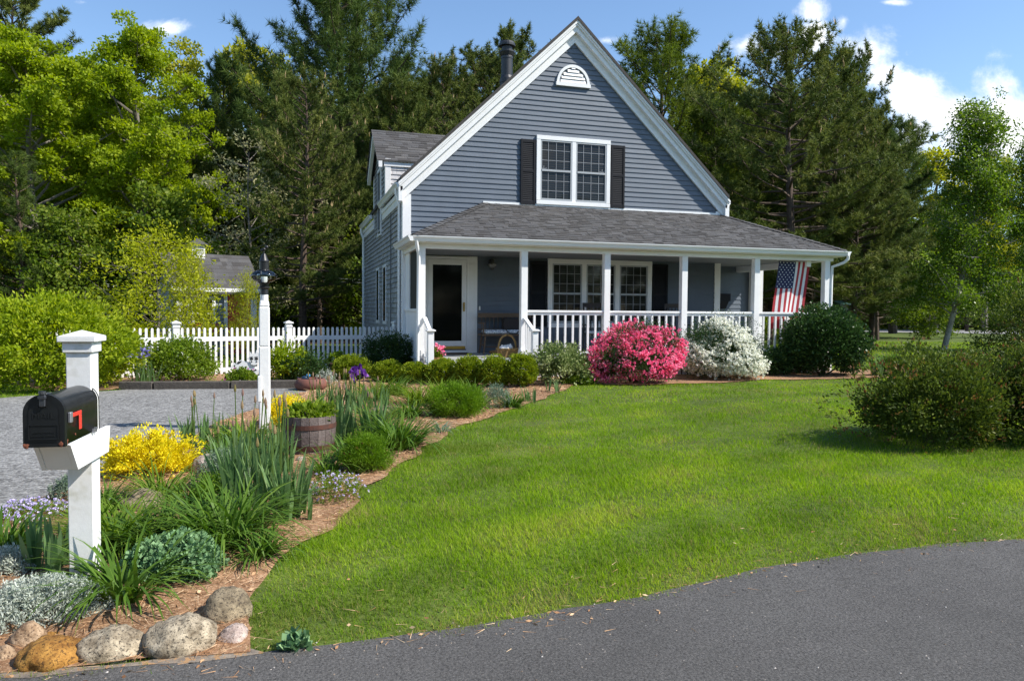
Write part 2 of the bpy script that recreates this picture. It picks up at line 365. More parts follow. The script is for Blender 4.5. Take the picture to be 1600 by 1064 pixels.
    nb = NB(); nb.tube([(-.13, YB, 3.62), (-.13, YB, 3.5), (-.06, YB - .02, 3.3), (-.06, YB - .02, GZ)], .045, 8); o('downspout', nb, 'gutter', smooth=True)
    # side windows: narrow, white cased, dark
    for ya, yb, za, zb, nm in ((2.95, 3.5, .66, 2.05, 'side_window'), (4.55, 5.1, .66, 2.05, 'side_window')):
        nb = NB(); nb.box(-.04, -.0, ya - .05, ya, za - .08, zb + .07); nb.box(-.04, -.0, yb, yb + .05, za - .08, zb + .07); nb.box(-.04, 0, ya, yb, zb, zb + .07); nb.box(-.045, 0, ya, yb, za - .08, za)
        w = o(nm, nb, 'white', bevel=.003); dk_ = NB(); dk_.box(-.033, -.005, ya, yb, za, zb); obj('pane', dk_, M['dglass'], w)
    nb = NB(); nb.tube([(-.035, 1.9, 3.3), (-.035, 1.9, GZ)], .012, 6); o('cable', nb, mat('grey_cable', (.10, .10, .11), .6))
    # wall dormer on the left
    d0, d1, dm, ez, rz = 3.1, 5.9, 4.5, 4.84, 5.86
    nb = NB(); nb.prism([(.0, d0, 3.3), (.0, d1, 3.3), (.0, d1, ez), (0, dm, rz - .05), (.0, d0, ez)], (.1, 0, 0)); nb.box(.1, 2.2, d0 + .02, d1 - .02, 3.35, ez); dor = o('dormer', nb, 'clap')
    def shing(face, amin, amax, zlo, zhi, lim=None):
        q = NB(); z = zlo
        while z < zhi:
            a = amin
            while a < amax:
                b = min(a + rng.uniform(.09, .2), amax); zt = min(z + c, zhi)
                if lim is None or lim((a + b) / 2, z):
                    if face == 'y': q.add([(a + .002, d0 - .022, z), (b - .002, d0 - .022, z), (b - .002, d0, zt + .01), (a + .002, d0, zt + .01), (a + .002, d0 + .01, z), (b - .002, d0 + .01, z)], [[0, 1, 2, 3], [4, 5, 1, 0]], rng.beta(3, 3))
                    else: q.add([(-.028, a + .003, z), (-.028, b - .003, z), (0, b - .002, zt + .01), (0, a + .002, zt + .01)], [[1, 0, 3, 2]], rng.beta(3, 3))
                a = b
            z += c
        return q
    q = shing('y', .02, 1.6, 3.5, ez, lambda a, z: z > L(a) + .3); o('dormer_cheek', q, mat('pale_shingle', (.42, .41, .42), .8, tone=True, col2=[(.55, .54, .55), (.68, .67, .68)], var=.15, scale=14), dor)  # cheek shingles coloured paler than those of the side wall
    q = shing('x', d0, d1, 3.35, rz - .1, lambda a, z: z < ez + (1 - abs(a - dm) / 1.4) * (rz - ez) - .12); o('dormer_face', q, 'shingle', dor)
    nb = NB(); nb.box(-.03, .115, d0 - .035, d0 - .0, 3.5, ez); nb.box(-.032, -.0, d0, d0 + .11, 3.5, ez); nb.box(-.032, 0, d1 - .11, d1, 3.35, ez); nb.box(-.06, 1.5, d0 - .05, d0 - .023, ez - .2, ez - .03)
    for s in (0, 1):
        yy = d0 - .09 if s == 0 else d1 + .09; zz = ez - .08
        nb.prism([(-.2, yy, zz), (-.2, dm, rz - .01), (-.2, dm, rz - .2), (-.2, yy, zz - .16)][:: 1 if s else -1], (.09, 0, 0))
    o('dormer_trim', nb, 'white', dor, bevel=.003)
    nb = NB(); nrow = 13
    for sgn in (-1, 1):
        ye = dm + sgn * (dm - d0 + .09)
        for i in range(nrow):
            ta, tb = i / nrow, (i + 1.1) / nrow
            ya, yb = ye + (dm - ye) * ta, ye + (dm - ye) * min(tb, 1); za, zb = ez - .08 + (rz - ez + .08) * ta, ez - .08 + (rz - ez + .08) * min(tb, 1)
            xmax = lambda zz: (zz - APX - .4) / RS + XM
            x = -.24
            while x < xmax(za):
                x1 = min(x + rng.uniform(.12, .32), max(xmax(za), x + .05)); k = rng.choice([.0, .012])
                nb.add([(x, ya, za + .03 + k), (x1, ya, za + .03 + k), (x1, yb, zb + .02), (x, yb, zb + .02), (x, ya, za + .0), (x1, ya, za + .0)], [[0, 1, 2, 3], [4, 5, 1, 0]] if sgn < 0 else [[1, 0, 3, 2], [5, 4, 0, 1]], rng.beta(1.6, 1.6))
                x = x1
    o('dormer_roof', nb, 'roof', dor)
    nb = NB(); y0, y1, z0, z1 = 4.02, 4.62, 3.08, 4.72
    nb.box(-.05, 0, y0 - .09, y0, z0 - .08, z1 + .09); nb.box(-.05, 0, y1, y1 + .09, z0 - .08, z1 + .09); nb.box(-.05, 0, y0, y1, z1, z1 + .09); nb.box(-.07, 0, y0 - .1, y1 + .1, z0 - .12, z0 - .08)
    nb.box(-.03, .0, y0, y1, z0, z1)
    w = o('dormer_window', nb, 'white', bevel=.003); glazed(w, 'pane', y0, y1, z0, z1, -.036, 0, 0, face='x')
    # stove pipe
    nb = NB(); c0 = (3.62, 4.5, 0)
    nb.lathe([(.2, 7.2), (.2, 7.62), (.165, 7.7), (.165, 8.18), (.175, 8.18), (.175, 8.24), (.155, 8.3), (.155, 8.52), (.235, 8.54), (.235, 8.6), (.2, 8.66), (.0, 8.68)], c0, 20)
    nb.lathe([(.205, 7.5), (.215, 7.5), (.215, 7.56), (.205, 7.56)], c0, 20)
    nb.lathe([(.18, 8.26), (.225, 8.36), (.225, 8.4), (.16, 8.42)], c0, 20)
    o('chimney_pipe', nb, mat('black_pipe', (.02, .021, .024), .42, var=.35, scale=6), smooth=False)
    # half round gable vent
    vx, vz, vr = 3.91, 6.20, .405
    nb = NB()
    def arc(r, n=20): return [(vx + r * math.cos(a), vz + r * 1.06 * math.sin(a)) for a in np.linspace(0, math.pi, n)]
    A, B = arc(vr), arc(vr - .06); n = len(A)
    for i in range(n - 1): nb.prism([(A[i][0], -.055, A[i][1]), (B[i][0], -.055, B[i][1]), (B[i + 1][0], -.055, B[i + 1][1]), (A[i + 1][0], -.055, A[i + 1][1])], (0, .06, 0))
    nb.box(vx - vr - .02, vx + vr + .02, -.07, .0, vz - .07, vz + .01)
    v = o('gable_vent', nb, 'white')
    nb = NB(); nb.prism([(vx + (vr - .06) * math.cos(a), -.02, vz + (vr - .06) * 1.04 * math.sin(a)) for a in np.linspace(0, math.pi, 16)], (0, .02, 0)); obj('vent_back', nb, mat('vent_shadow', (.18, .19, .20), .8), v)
    nb = NB()
    for k in range(5):
        zz = vz + .02 + k * .078; half = math.sqrt(max(.002, (vr - .085) ** 2 - ((zz - vz + .05) / 1.06) ** 2))
        nb.add([(vx - half, -.055, zz), (vx + half, -.055, zz), (vx + half, -.034, zz + .066), (vx - half, -.034, zz + .066), (vx - half, -.035, zz), (vx + half, -.035, zz)], [[0, 1, 2, 3], [4, 5, 1, 0]])
    obj('louvre', nb, M['white'], v)
    # upper double window
    def window(name, x0, x1, z0, z1, n, fr=.095, sill=True, cols=4, rows=3):
        q = NB(); q.box(x0, x0 + fr, -.062, 0, z0 + fr, z1 - fr); q.box(x1 - fr, x1, -.062, 0, z0 + fr, z1 - fr); q.box(x0, x1, -.066, 0, z1 - fr, z1); q.box(x0 - .0, x1 + .0, -.075, 0, z0, z0 + fr * .9)
        ww = (x1 - x0 - fr * (n + 1)) / n
        for i in range(1, n): xx = x0 + fr + i * (ww + fr) - fr; q.box(xx, xx + fr, -.06, 0, z0 + fr * .9, z1 - fr)
        w = o(name, q, 'white', bevel=.003)
        for i in range(n): xx = x0 + fr + i * (ww + fr); glazed(w, 'pane', xx, xx + ww, z0 + fr * .9, z1 - fr, -.034, cols, rows)
        return w
    uw = window('upper_window', 3.03, 4.86, 3.40, 4.965, 2)
    for cx, cz in ((3.21, 4.21), (4.66, 4.21)):                       # two star ornaments hanging behind the meeting rails
        q = NB()
        for a in range(5): an = a * 2 * math.pi / 5 + .3; q.bar((cx, -.036, cz), (cx + .075 * math.cos(an), -.036, cz + .075 * math.sin(an)), .012, .004, up=(0, 1, 0))
        obj('star_ornament', q, M['muntin'], uw)
    window('porch_window', 3.33, 5.99, .57, 2.165, 3, fr=.11)
    def shutter(x0, x1, z0, z1):
        q = NB(); f = .045; y = -.062
        q.box(x0, x0 + f, y, -.02, z0, z1); q.box(x1 - f, x1, y, -.02, z0, z1)
        zm = z0 + (z1 - z0) * .52
        for a, b in ((z0, z0 + .09), (zm - .03, zm + .03), (z1 - .07, z1)): q.box(x0 + f, x1 - f, y + .004, -.02, a, b)
        q.box(x0 + f, x1 - f, -.03, -.022, z0, z1)
        for a, b in ((z0 + .09, zm - .03), (zm + .03, z1 - .07)):
            k = int((b - a) / .042)
            for i in range(k):
                zz = a + (b - a) * i / k; q.add([(x0 + f, y + .008, zz), (x1 - f, y + .008, zz), (x1 - f, -.042, zz + .041), (x0 + f, -.042, zz + .041)], [[0, 1, 2, 3]])
        o('shutter', q, 'shutter')
    shutter(2.655, 3.005, 3.375, 4.85); shutter(4.885, 5.235, 3.40, 4.87); shutter(2.90, 3.31, .6, 2.1); shutter(6.01, 6.42, .6, 2.1)
    # set back wall at the right end of the porch
    WX = 9.8; nb = NB(); nb.box(Wd - .1, WX, 1.012, 1.12, GZ, 2.5); z = GZ + .1
    while z < 2.4:
        nb.add([(Wd, .985, z), (WX - .02, .985, z), (WX - .02, 1.0, z + e + .01), (Wd, 1.0, z + e + .01), (Wd, 1.01, z), (WX - .02, 1.01, z)], [[0, 1, 2, 3], [4, 5, 1, 0]]); z += e
    nb.box(Wd, Wd + .02, .14, 1.0, GZ, 2.4); nb.box(WX - .1, WX, 1.12, 4, GZ, 2.5); o('wing_wall', nb, 'clap')
    nb = NB(); nb.box(WX - .12, WX + .03, .955, .985, GZ, 2.2); o('corner_board', nb, 'white', bevel=.003)
    nb = NB(); nb.box(8.45, 8.8, .90, .99, 1.25, 1.45); nb.prism([(8.5, .9, 1.25), (8.75, .9, 1.25), (8.7, .96, 1.05), (8.55, .96, 1.05)], (0, .08, 0)); o('wall_bracket_box', nb, 'shutter')
    # ---- porch
    P = -1.9; XL, XR = -.06, 9.72
    nb = NB(); y = -2.02; 
    while y < 1.0: nb.box(.0, XR - .1, y, min(y + .088, 1.0), -.03, .0); y += .092
    dk = o('porch_deck', nb, 'deck')
    nb = NB(); nb.box(.0, 9.6, P - .095, P - .07, -.21, -.031); nb.box(-.02, 9.62, P - .11, P - .10, -.05, -.028); nb.box(9.6, 9.62, P, 1, -.2, -.03); o('deck_fascia', nb, 'white')
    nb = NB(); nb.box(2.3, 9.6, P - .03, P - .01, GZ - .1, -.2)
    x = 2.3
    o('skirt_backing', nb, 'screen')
    nb = NB()
    while x < 9.6: nb.box(x, x + .1, P - .06, P - .03, GZ - .05, -.21); x += .145
    nb.box(2.3, 9.6, P - .075, P - .06, -.27, -.2); o('porch_skirt', nb, 'white')
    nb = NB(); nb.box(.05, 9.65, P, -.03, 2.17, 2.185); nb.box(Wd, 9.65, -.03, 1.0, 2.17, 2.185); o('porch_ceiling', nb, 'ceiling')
    nb = NB(); nb.box(XL + .05, 9.62, P - .07, P + .07, 2.15, 2.34); nb.box(XL + .05, 9.62, P - .085, P - .07, 2.29, 2.34); nb.box(XL + .05, XL + .19, P + .07, -.04, 2.15, 2.34); nb.box(9.48, 9.62, P + .07, 1.0, 2.15, 2.34); nb.box(9.0, 9.12, P + .07, .98, 2.02, 2.165); o('porch_beam', nb, 'white')
    EY = -2.12; EX0, EX1 = -.14, 9.80; EZ = 2.37
    nb = NB(); nb.box(EX0, EX1, EY, P - .085, 2.245, 2.262); nb.box(EX0, EX1, EY - .0, EY + .02, 2.262, EZ); nb.box(EX0, EX0 + .02, EY + .02, -.04, 2.262, EZ); nb.box(EX0 + .02, XL + .05, P - .085, -.04, 2.247, 2.262); nb.box(9.62, EX1, P - .085, 1.3, 2.245, 2.262); nb.box(EX1 - .02, EX1, EY + .02, 1.3, 2.262, EZ); o('porch_fascia', nb, 'white')
    o('porch_gutter', gut((EX0 - .06, EY, 2.365), (EX1 + .06, EY, 2.365), (0, -1, 0), .1, .105), 'gutter')
    o('porch_gutter', gut((EX0, EY - .1, 2.365), (EX0, -.06, 2.365), (-1, 0, 0), .1, .105), 'gutter')
    o('porch_gutter', gut((EX1, EY - .1, 2.365), (EX1, 1.3, 2.365), (1, 0, 0), .1, .105), 'gutter')
    TZ = 3.36; nb = NB(); n = 21
    for i in range(n):
        ta, tb = i / n, min(1, (i + 1.12) / n)
        pt = lambda x, t, k: (x, EY - .03 + (-.015 - EY + .03) * t, EZ + .01 + (TZ - EZ) * t + k)
        lx = lambda t: EX0 + (1.81 - EX0) * t; rx = lambda t: EX1 + .03 + (Wd + .0 - EX1) * t
        x = EX0 - rng.uniform(0, .3)
        while x < EX1 + .1:
            x1 = x + rng.choice([.09, .12, .16, .2, .26]); a, b = max(x, lx(ta)), min(x1, rx(ta)); a2, b2 = max(x, lx(tb)), min(x1, rx(tb))
            if b > a:
                a2 = min(a2, max(b, a2)); b2 = max(b2, a2)
                k = rng.choice([.010, .022]); T = rng.beta(1.4, 1.6)
                nb.add([pt(a, ta, k), pt(b, ta, k), pt(b2, tb, .002), pt(a2, tb, .002), pt(a, ta, -.004), pt(b, ta, -.004)], [[0, 1, 2, 3], [4, 5, 1, 0]], T)
            x = x1
    for (p0, p1) in (((EX0, EY - .03, EZ), (1.81, -.02, TZ)), ((EX1 + .03, EY - .03, EZ), (Wd + .03, -.02, TZ))):   # hip caps
        p0 = np.array(p0); p1 = np.array(p1); k = 20; dd = (p1 - p0); sd_ = np.cross(dd, (0, 0, 1)); sd_ /= np.linalg.norm(sd_)
        for i in range(k):
            a = p0 + dd * i / k; b = p0 + dd * (i + 1.15) / k; up = np.array([0, 0, 1])
            for s in (-1, 1):
                nb.add([a + up * .035, a + sd_ * s * .14 + up * (-.0 if (s > 0) == (p0[0] < 1) else -.04), b + sd_ * s * .14 + up * (-.012 if (s > 0) == (p0[0] < 1) else -.05), b + up * .018], [[0, 1, 2, 3]], rng.beta(1.5, 1.5))
    T = np.array
    nb.quad([(EX0, EY, EZ), (1.81, -.02, TZ), (1.81, -.0, TZ), (EX0, -.0, EZ)], .3)
    nb.quad([(EX1 + .03, EY, EZ), (EX1 + .03, 1.3, EZ), (Wd, 1.3, TZ), (Wd, -.02, TZ)], .4)
    pr = o('porch_roof', nb, 'roof')
    nb = NB(); nb.box(1.78, Wd + .01, -.045, -.022, TZ - .03, TZ + .045); o('roof_flashing', nb, 'gutter')
    posts = [.075, 2.16, 3.975, 5.79, 7.60, 9.47]
    for x in posts:
        q = NB(); q.box(x - .068, x + .068, P - .068, P + .068, .0, 2.15); q.box(x - .088, x + .088, P - .088, P + .088, .0, .17); q.box(x - .08, x + .08, P - .08, P + .08, .17, .19); o('porch_post', q, 'white', bevel=.004)
    q = NB(); q.box(9.4, 9.53, .86, .98, 0, 2.15); o('porch_post', q, 'white', bevel=.004)
    def railing(x0, x1, n):
        q = NB(); q.box(x0, x1, P - .045, P + .045, .925, .968); q.box(x0, x1, P - .02, P + .02, .87, .925); q.box(x0, x1, P - .03, P + .03, .06, .115)
        r = o('porch_railing', q, 'white', bevel=.004)
        for i in range(n):
            xx = x0 + (x1 - x0) * (i + 1) / (n + 1) ; b = NB(); b.box(xx - .021, xx + .021, P - .0195, P + .0195, .115, .87); obj('baluster', b, M['white'], r, bevel=.003)
    for a, b, n in zip(posts[1:-1], posts[2:], (9, 9, 9, 10)): railing(a + .068, b - .068, n)
    # left end: boarded half wall, dark screen above
    nb = NB()
    y = -1.82
    while y < -.05: nb.box(.05, .09, y, y + .1, GZ, .93); y += .105
    nb.box(.02, .11, -1.83, -.0, .93, .98); nb.box(.04, .12, -.62, -.0, .98, 2.15); nb.box(.04, .1, -1.83, -1.75, .98, 2.15); lw = o('porch_end_wall', nb, 'white')
    nb = NB(); nb.box(.06, .08, -1.75, -.62, .98, 2.15); o('screen_panel', nb, 'screen')
    nb = NB(); nb.tube([(-.06, EY - .03, 2.3), (-.06, EY - .03, 2.22), (.0, P - .12, 2.03), (-.0, P - .12, 1.5), (-.02, P - .13, GZ)], .036, 8); o('downspout', nb, 'gutter', smooth=True)
    nb = NB(); nb.tube([(9.85, EY - .05, 2.28), (9.85, EY - .05, 2.2), (9.8, EY, 2.12), (9.6, P - .06, 2.02), (9.58, P - .06, 1.7), (9.58, P - .06, GZ)], .036, 8); o('downspout', nb, 'gutter', smooth=True)
    # door with white surround
    nb = NB(); nb.box(.16, .53, -.03, 0, 0, 2.16); nb.box(1.41, 1.66, -.03, 0, 0, 2.16); nb.box(.53, 1.41, -.03, 0, 2.10, 2.16); nb.box(1.44, 1.62, -.045, -.03, .12, 2.0); nb.box(.53, 1.41, -.05, -.0, .0, .06); nb.box(.49, .53, -.06, -.03, .06, 2.14); nb.box(1.41, 1.45, -.06, -.03, .06, 2.14); nb.box(.53, 1.41, -.06, -.03, 2.09, 2.14); o('door_surround', nb, 'white', bevel=.003)
    nb = NB(); nb.box(.535, .64, -.055, -.01, .09, 2.085); nb.box(1.30, 1.405, -.055, -.01, .09, 2.085); nb.box(.64, 1.30, -.055, -.01, 1.96, 2.085); nb.box(.64, 1.30, -.055, -.01, .16, .27); nb.box(.64, 1.3, -.052, -.01, .09, .16)
    d = o('storm_door', nb, 'white', bevel=.003)
    nb = NB(); nb.box(.64, 1.30, -.03, -.014, .27, 1.96); obj('door_glass', nb, M['dglass'], d)
    nb = NB(); nb.box(.56, 1.38, -.06, -.055, .09, .155); obj('kick_plate', nb, M['brass'], d)
    nb = NB(); nb.box(1.325, 1.365, -.075, -.055, .93, 1.13); nb.tube([(1.345, -.075, 1.0), (1.345, -.12, 1.02), (1.345, -.12, 1.08), (1.345, -.075, 1.1)], .009, 6); obj('door_handle', nb, M['brass'], d)
    nb = NB(); nb.box(1.70, 1.73, -.045, -.015, .96, 1.05); o('doorbell', nb, 'white')
    # steps: riser wall, tread, newel posts with sloping hand rails
    nb = NB(); nb.box(.12, 2.1, -2.32, P - .1, GZ, -.205); nb.box(.1, 2.12, -2.36, P - .1, -.205, -.17); nb.box(.12, 2.1, -2.72, -2.32, GZ - .05, -.37); o('porch_steps', nb, 'white')
    for x in (.13, 2.175):
        q = NB(); q.box(x - .055, x + .055, -2.66, -2.55, GZ - .1, .56); q.box(x - .085, x + .085, -2.69, -2.52, .56, .585); q.box(x - .065, x + .065, -2.67, -2.54, .54, .56); q.prism([(x - .06, -2.665, .585), (x + .06, -2.665, .585), (x + .06, -2.545, .585), (x - .06, -2.545, .585)], (0, 0, .012)); o('newel_post', q, 'white', bevel=.004)
        q = NB(); q.bar((x, -1.97, .80), (x, -2.53, .57), .075, .045); r = o('step_handrail', q, 'white', bevel=.004)
        q = NB(); q.bar((x, -1.97, .10), (x, -2.54, -.13), .05, .05); obj('lower_rail', q, M['white'], r, bevel=.004)
        for k in range(4): yy = -2.06 - k * .12; zz = .8 - (-1.97 - yy) * .41; b = NB(); b.box(x - .0185, x + .0185, yy - .0185, yy + .0185, zz - .7, zz - .02); obj('baluster', b, M['white'], r)
    # porch lamp beside the door
    nb = NB(); q = (1.98, -.12, 1.98); nb.lathe([(.0, .14), (.055, .12), (.05, .05), (.03, .02)], q, 14); nb.lathe([(.045, -.07), (.03, -.11), (.0, -.12)], q, 14); nb.box(1.93, 2.03, -.1, -.02, 1.96, 2.1)
    lp = o('porch_light', nb, 'black', smooth=False)
    nb = NB(); nb.lathe([(.045, -.07), (.095, -.03), (.105, 0), (.09, .035), (.04, .06)], q, 18); obj('lamp_globe', nb, mat('lamp_globe_glass', (.16, .165, .16), .08, spec=.8), lp, smooth=True)
    return h
house = build_house()

# ------------------------------------------------------------------ ground, road, drive, beds
def noise_mat(name, c1, c2, s1, fleck=None, fs=300, ft=.62, rough=.9, bump=.4, bs=150, big=.25, vor=False, fw=.04, fa=1.0):
    m = bpy.data.materials.new(name); m.use_nodes = True; nt = m.node_tree; N = nt.nodes; L = nt.links; b = N['Principled BSDF']
    b.inputs['Roughness'].default_value = rough; b.inputs['Specular IOR Level'].default_value = .25
    tc = N.new('ShaderNodeTexCoord')
    def noise(s, d=6):
        n = N.new('ShaderNodeTexNoise'); L.new(tc.outputs['Object'], n.inputs['Vector']); n.inputs['Scale'].default_value = s; n.inputs['Detail'].default_value = d; n.inputs['Roughness'].default_value = .7; return n.outputs[0]
    def mr(v, a, bb, c=0, d=1):
        r = N.new('ShaderNodeMapRange'); L.new(v, r.inputs[0]); r.inputs[1].default_value = a; r.inputs[2].default_value = bb; r.inputs[3].default_value = c; r.inputs[4].default_value = d; return r.outputs[0]
    def mix(f, a, bb, mode='MIX'):
        x = N.new('ShaderNodeMix'); x.data_type = 'RGBA'; x.blend_type = mode
        if hasattr(f, 'is_output'): L.new(f, x.inputs[0])
        else: x.inputs[0].default_value = f
        for i, v in ((6, a), (7, bb)):
            if hasattr(v, 'is_output'): L.new(v, x.inputs[i])
            else: x.inputs[i].default_value = tuple(v) + (1,)
        return x.outputs[2]
    if vor:
        v = N.new('ShaderNodeTexVoronoi'); L.new(tc.outputs['Object'], v.inputs['Vector']); v.inputs['Scale'].default_value = s1
        sp = N.new('ShaderNodeSeparateColor'); L.new(v.outputs['Color'], sp.inputs[0]); col = mix(sp.outputs[0], c1, c2); hgt_ = v.outputs['Distance']
    else: col = mix(mr(noise(s1), .35, .65), c1, c2); hgt_ = noise(bs, 8)
    if fleck: col = mix(mr(noise(fs, 3), ft, ft + fw, 0, fa), col, fleck)
    g = N.new('ShaderNodeCombineColor'); k = mr(noise(.7, 4), .3, .7, 1 - big, 1 + big)
    for i in range(3): L.new(k, g.inputs[i])
    col = mix(1.0, col, g.outputs[0], 'MULTIPLY')
    L.new(col, b.inputs['Base Color'])
    bp = N.new('ShaderNodeBump'); bp.inputs['Strength'].default_value = bump; bp.inputs['Distance'].default_value = .01; bp.invert = vor; L.new(hgt_, bp.inputs['Height']); L.new(bp.outputs[0], b.inputs['Normal'])
    return m
M['asphalt'] = noise_mat('asphalt', (.046, .044, .042), (.142, .136, .130), 80, fleck=(.36, .32, .28), fs=34, ft=.70, bump=1.0, bs=95, big=.18)
M['gravel'] = noise_mat('gravel', (.09, .088, .085), (.31, .305, .295), 42, rough=.9, bump=.9, vor=True, big=.12)
M['mulch'] = noise_mat('mulch', (.15, .075, .035), (.36, .21, .12), 22, fleck=(.46, .31, .19), fs=60, ft=.57, bump=.9, bs=60, big=.3)
M['soil'] = noise_mat('lawn_soil_grass_shade', (.05, .075, .014), (.10, .14, .02), 5, bump=.6, bs=40, big=.3)  # green-brown soil; shade between the grass blades is put into its colour
M['forest'] = noise_mat('forest_floor', (.075, .045, .024), (.20, .12, .06), 3, bump=.8, bs=12, big=.4)
M['sand'] = noise_mat('roadside_sand', (.12, .10, .085), (.26, .215, .165), 14, fleck=(.30, .18, .09), fs=24, ft=.55, bump=.5, bs=90)
def grid_sheet(name, xs, ys, m, dz=0.0):
    X, Y = np.meshgrid(xs, ys); Z = hgt(X, Y) + dz; nx, ny = len(xs), len(ys); nb = NB()
    i = np.arange(ny - 1)[:, None] * nx + np.arange(nx - 1)[None]; F = np.stack([i, i + 1, i + nx + 1, i + nx], -1).reshape(-1, 4)
    nb.add(np.stack([X, Y, Z], -1).reshape(-1, 3), F); o = obj(name, nb, m, smooth=True); prop(o, kind='structure'); return o
def geo(a, b, n): return list(np.sign(a) * np.geomspace(abs(a), abs(b), n))
xs = sorted(geo(-14, -400, 18)[1:] + list(np.arange(-14, 14.01, .35)) + geo(14, 400, 18)[1:])
ys = sorted([-400, -150, -60, -30, -20, -16] + list(np.arange(-13, -9.9, .1)) + list(np.arange(-9.7, 15, .5)) + list(15 + np.geomspace(.5, 400, 26)))
grid_sheet('ground', xs, ys, M['soil'])
def smooth_poly(P, step=.25, closed=True):
    P = np.array(P, float); out = []
    n = len(P)
    for i in range(n if closed else n - 1):
        a, b = P[i], P[(i + 1) % n]; k = max(1, int(np.linalg.norm(b - a) / step))
        for j in range(k): out.append(a + (b - a) * j / k)
    return np.array(out)
def inside(P, x, y):
    c = np.zeros(len(x), bool); n = len(P)
    for i in range(n):
        x0, y0 = P[i]; x1, y1 = P[(i + 1) % n]
        if y0 == y1: continue
        k = ((y0 > y) != (y1 > y)) & (x < (x1 - x0) * (y - y0) / (y1 - y0) + x0); c ^= k
    return c
def sheet(name, P, m, dz, cell=.2, jag=.0, kind='structure', seed=1):
    rng = np.random.default_rng(seed); P = smooth_poly(P, .12 if jag else .3)
    if jag: P = P + np.stack([np.convolve(rng.normal(0, jag, len(P) + 2), [.3, .4, .3], 'valid') for _ in range(2)], 1)
    x, y = np.meshgrid(np.arange(P[:, 0].min(), P[:, 0].max(), cell), np.arange(P[:, 1].min(), P[:, 1].max(), cell)); x, y = x.ravel(), y.ravel()
    k = inside(P, x, y); pts = [Vector(p) for p in P] + [Vector(p) for p in np.stack([x[k], y[k]], 1)]
    n = len(P); V, E, F, *_ = delaunay_2d_cdt(pts, [(i, (i + 1) % n) for i in range(n)], [], 1, 1e-5)
    V = np.array([[v.x, v.y] for v in V]); nb = NB(); nb.add(np.column_stack([V, hgt(V[:, 0], V[:, 1]) + dz]), np.array([list(f) for f in F if len(f) == 3]))
    o = obj(name, nb, m, smooth=True); prop(o, kind=kind); return o, P
g2 = lambda *pp: [tuple(G(*p)[:2]) for p in pp]
ROADEDGE = [(-60, -12.85), (-8, -12.82)] + g2((0, 1060), (170, 1049), (330, 1034), (470, 1015), (585, 1000), (700, 985), (850, 960), (1000, 935), (1130, 905), (1250, 882), (1340, 868), (1420, 858), (1520, 850), (1600, 845)) + [(4, -12.5), (9, -12.6), (80, -12.8)]
sheet('road', ROADEDGE + [(80, -22), (-60, -22)], M['asphalt'], .012, .5, jag=.016)
BEDR = g2((395, 1022), (402, 985), (388, 958), (402, 915), (450, 872), (520, 822), (562, 772), (600, 745), (650, 712), (720, 668), (790, 643), (860, 618), (908, 600), (1000, 603), (1100, 600), (1190, 594), (1300, 593), (1420, 590), (1420, 575))
BEDL = g2((500, 603), (425, 632), (345, 660), (290, 692), (165, 742), (112, 768), (0, 800)) + [(-5.4, -11.2), (-5.8, -12.75)]
BED = BEDL + g2((0, 1056), (170, 1043), (300, 1030)) + BEDR + [(9.8, -1.7), (.0, -1.75), (-.05, 1.4), (-1.6, .75)]
_, BEDP = sheet('mulch_bed', BED, M['mulch'], .016, .16, jag=.05, seed=3)
DRV = g2((505, 606), (330, 606), (215, 608), (100, 616), (0, 622)) + [(-16, -4), (-16, -12.6), (-6.2, -12.6), (-5.5, -11.2)] + g2((0, 800), (112, 768), (165, 742), (290, 692), (345, 660), (425, 632), (505, 603))
sheet('driveway', DRV, M['gravel'], .008, .3, jag=.03, seed=4)
FB = g2((505, 604), (330, 605), (215, 607), (100, 614)) + [(-8.5, .6), (-5, .2), (-3.5, .5), (-1.4, 1.1)]
_, FBP = sheet('fence_bed', FB, M['mulch'], .012, .25, seed=6)
sheet('forest_floor', [(-60, 14), (-12, 11), (-2, 13.5), (6, 14), (14, 20), (30, 30), (60, 60), (60, 130), (-60, 130)], M['forest'], .02, 2.2, seed=8)
fr = g2((1340, 519), (1620, 523)); fr2 = g2((1620, 518), (1340, 514.5))
sheet('far_lane', [tuple(np.array(fr[0]) + (np.array(fr[0]) - fr[1]) * .5), fr[0], fr[1], tuple(np.array(fr[1]) + (np.array(fr[1]) - fr[0])), tuple(np.array(fr2[0]) + (np.array(fr2[0]) - fr2[1])), fr2[0], fr2[1], tuple(np.array(fr2[1]) + (np.array(fr2[1]) - fr2[0]) * .5)], noise_mat('far_asphalt', (.22, .22, .23), (.3, .3, .3), 5, bump=.1), .03, 2.5)
# sandy litter along the road edge below the rocks
sheet('road_shoulder', g2((0, 1064), (160, 1052), (300, 1040), (420, 1024), (400, 1012), (250, 1028), (100, 1044), (0, 1050)), M['sand'], .0135, .05, jag=.035, seed=9)

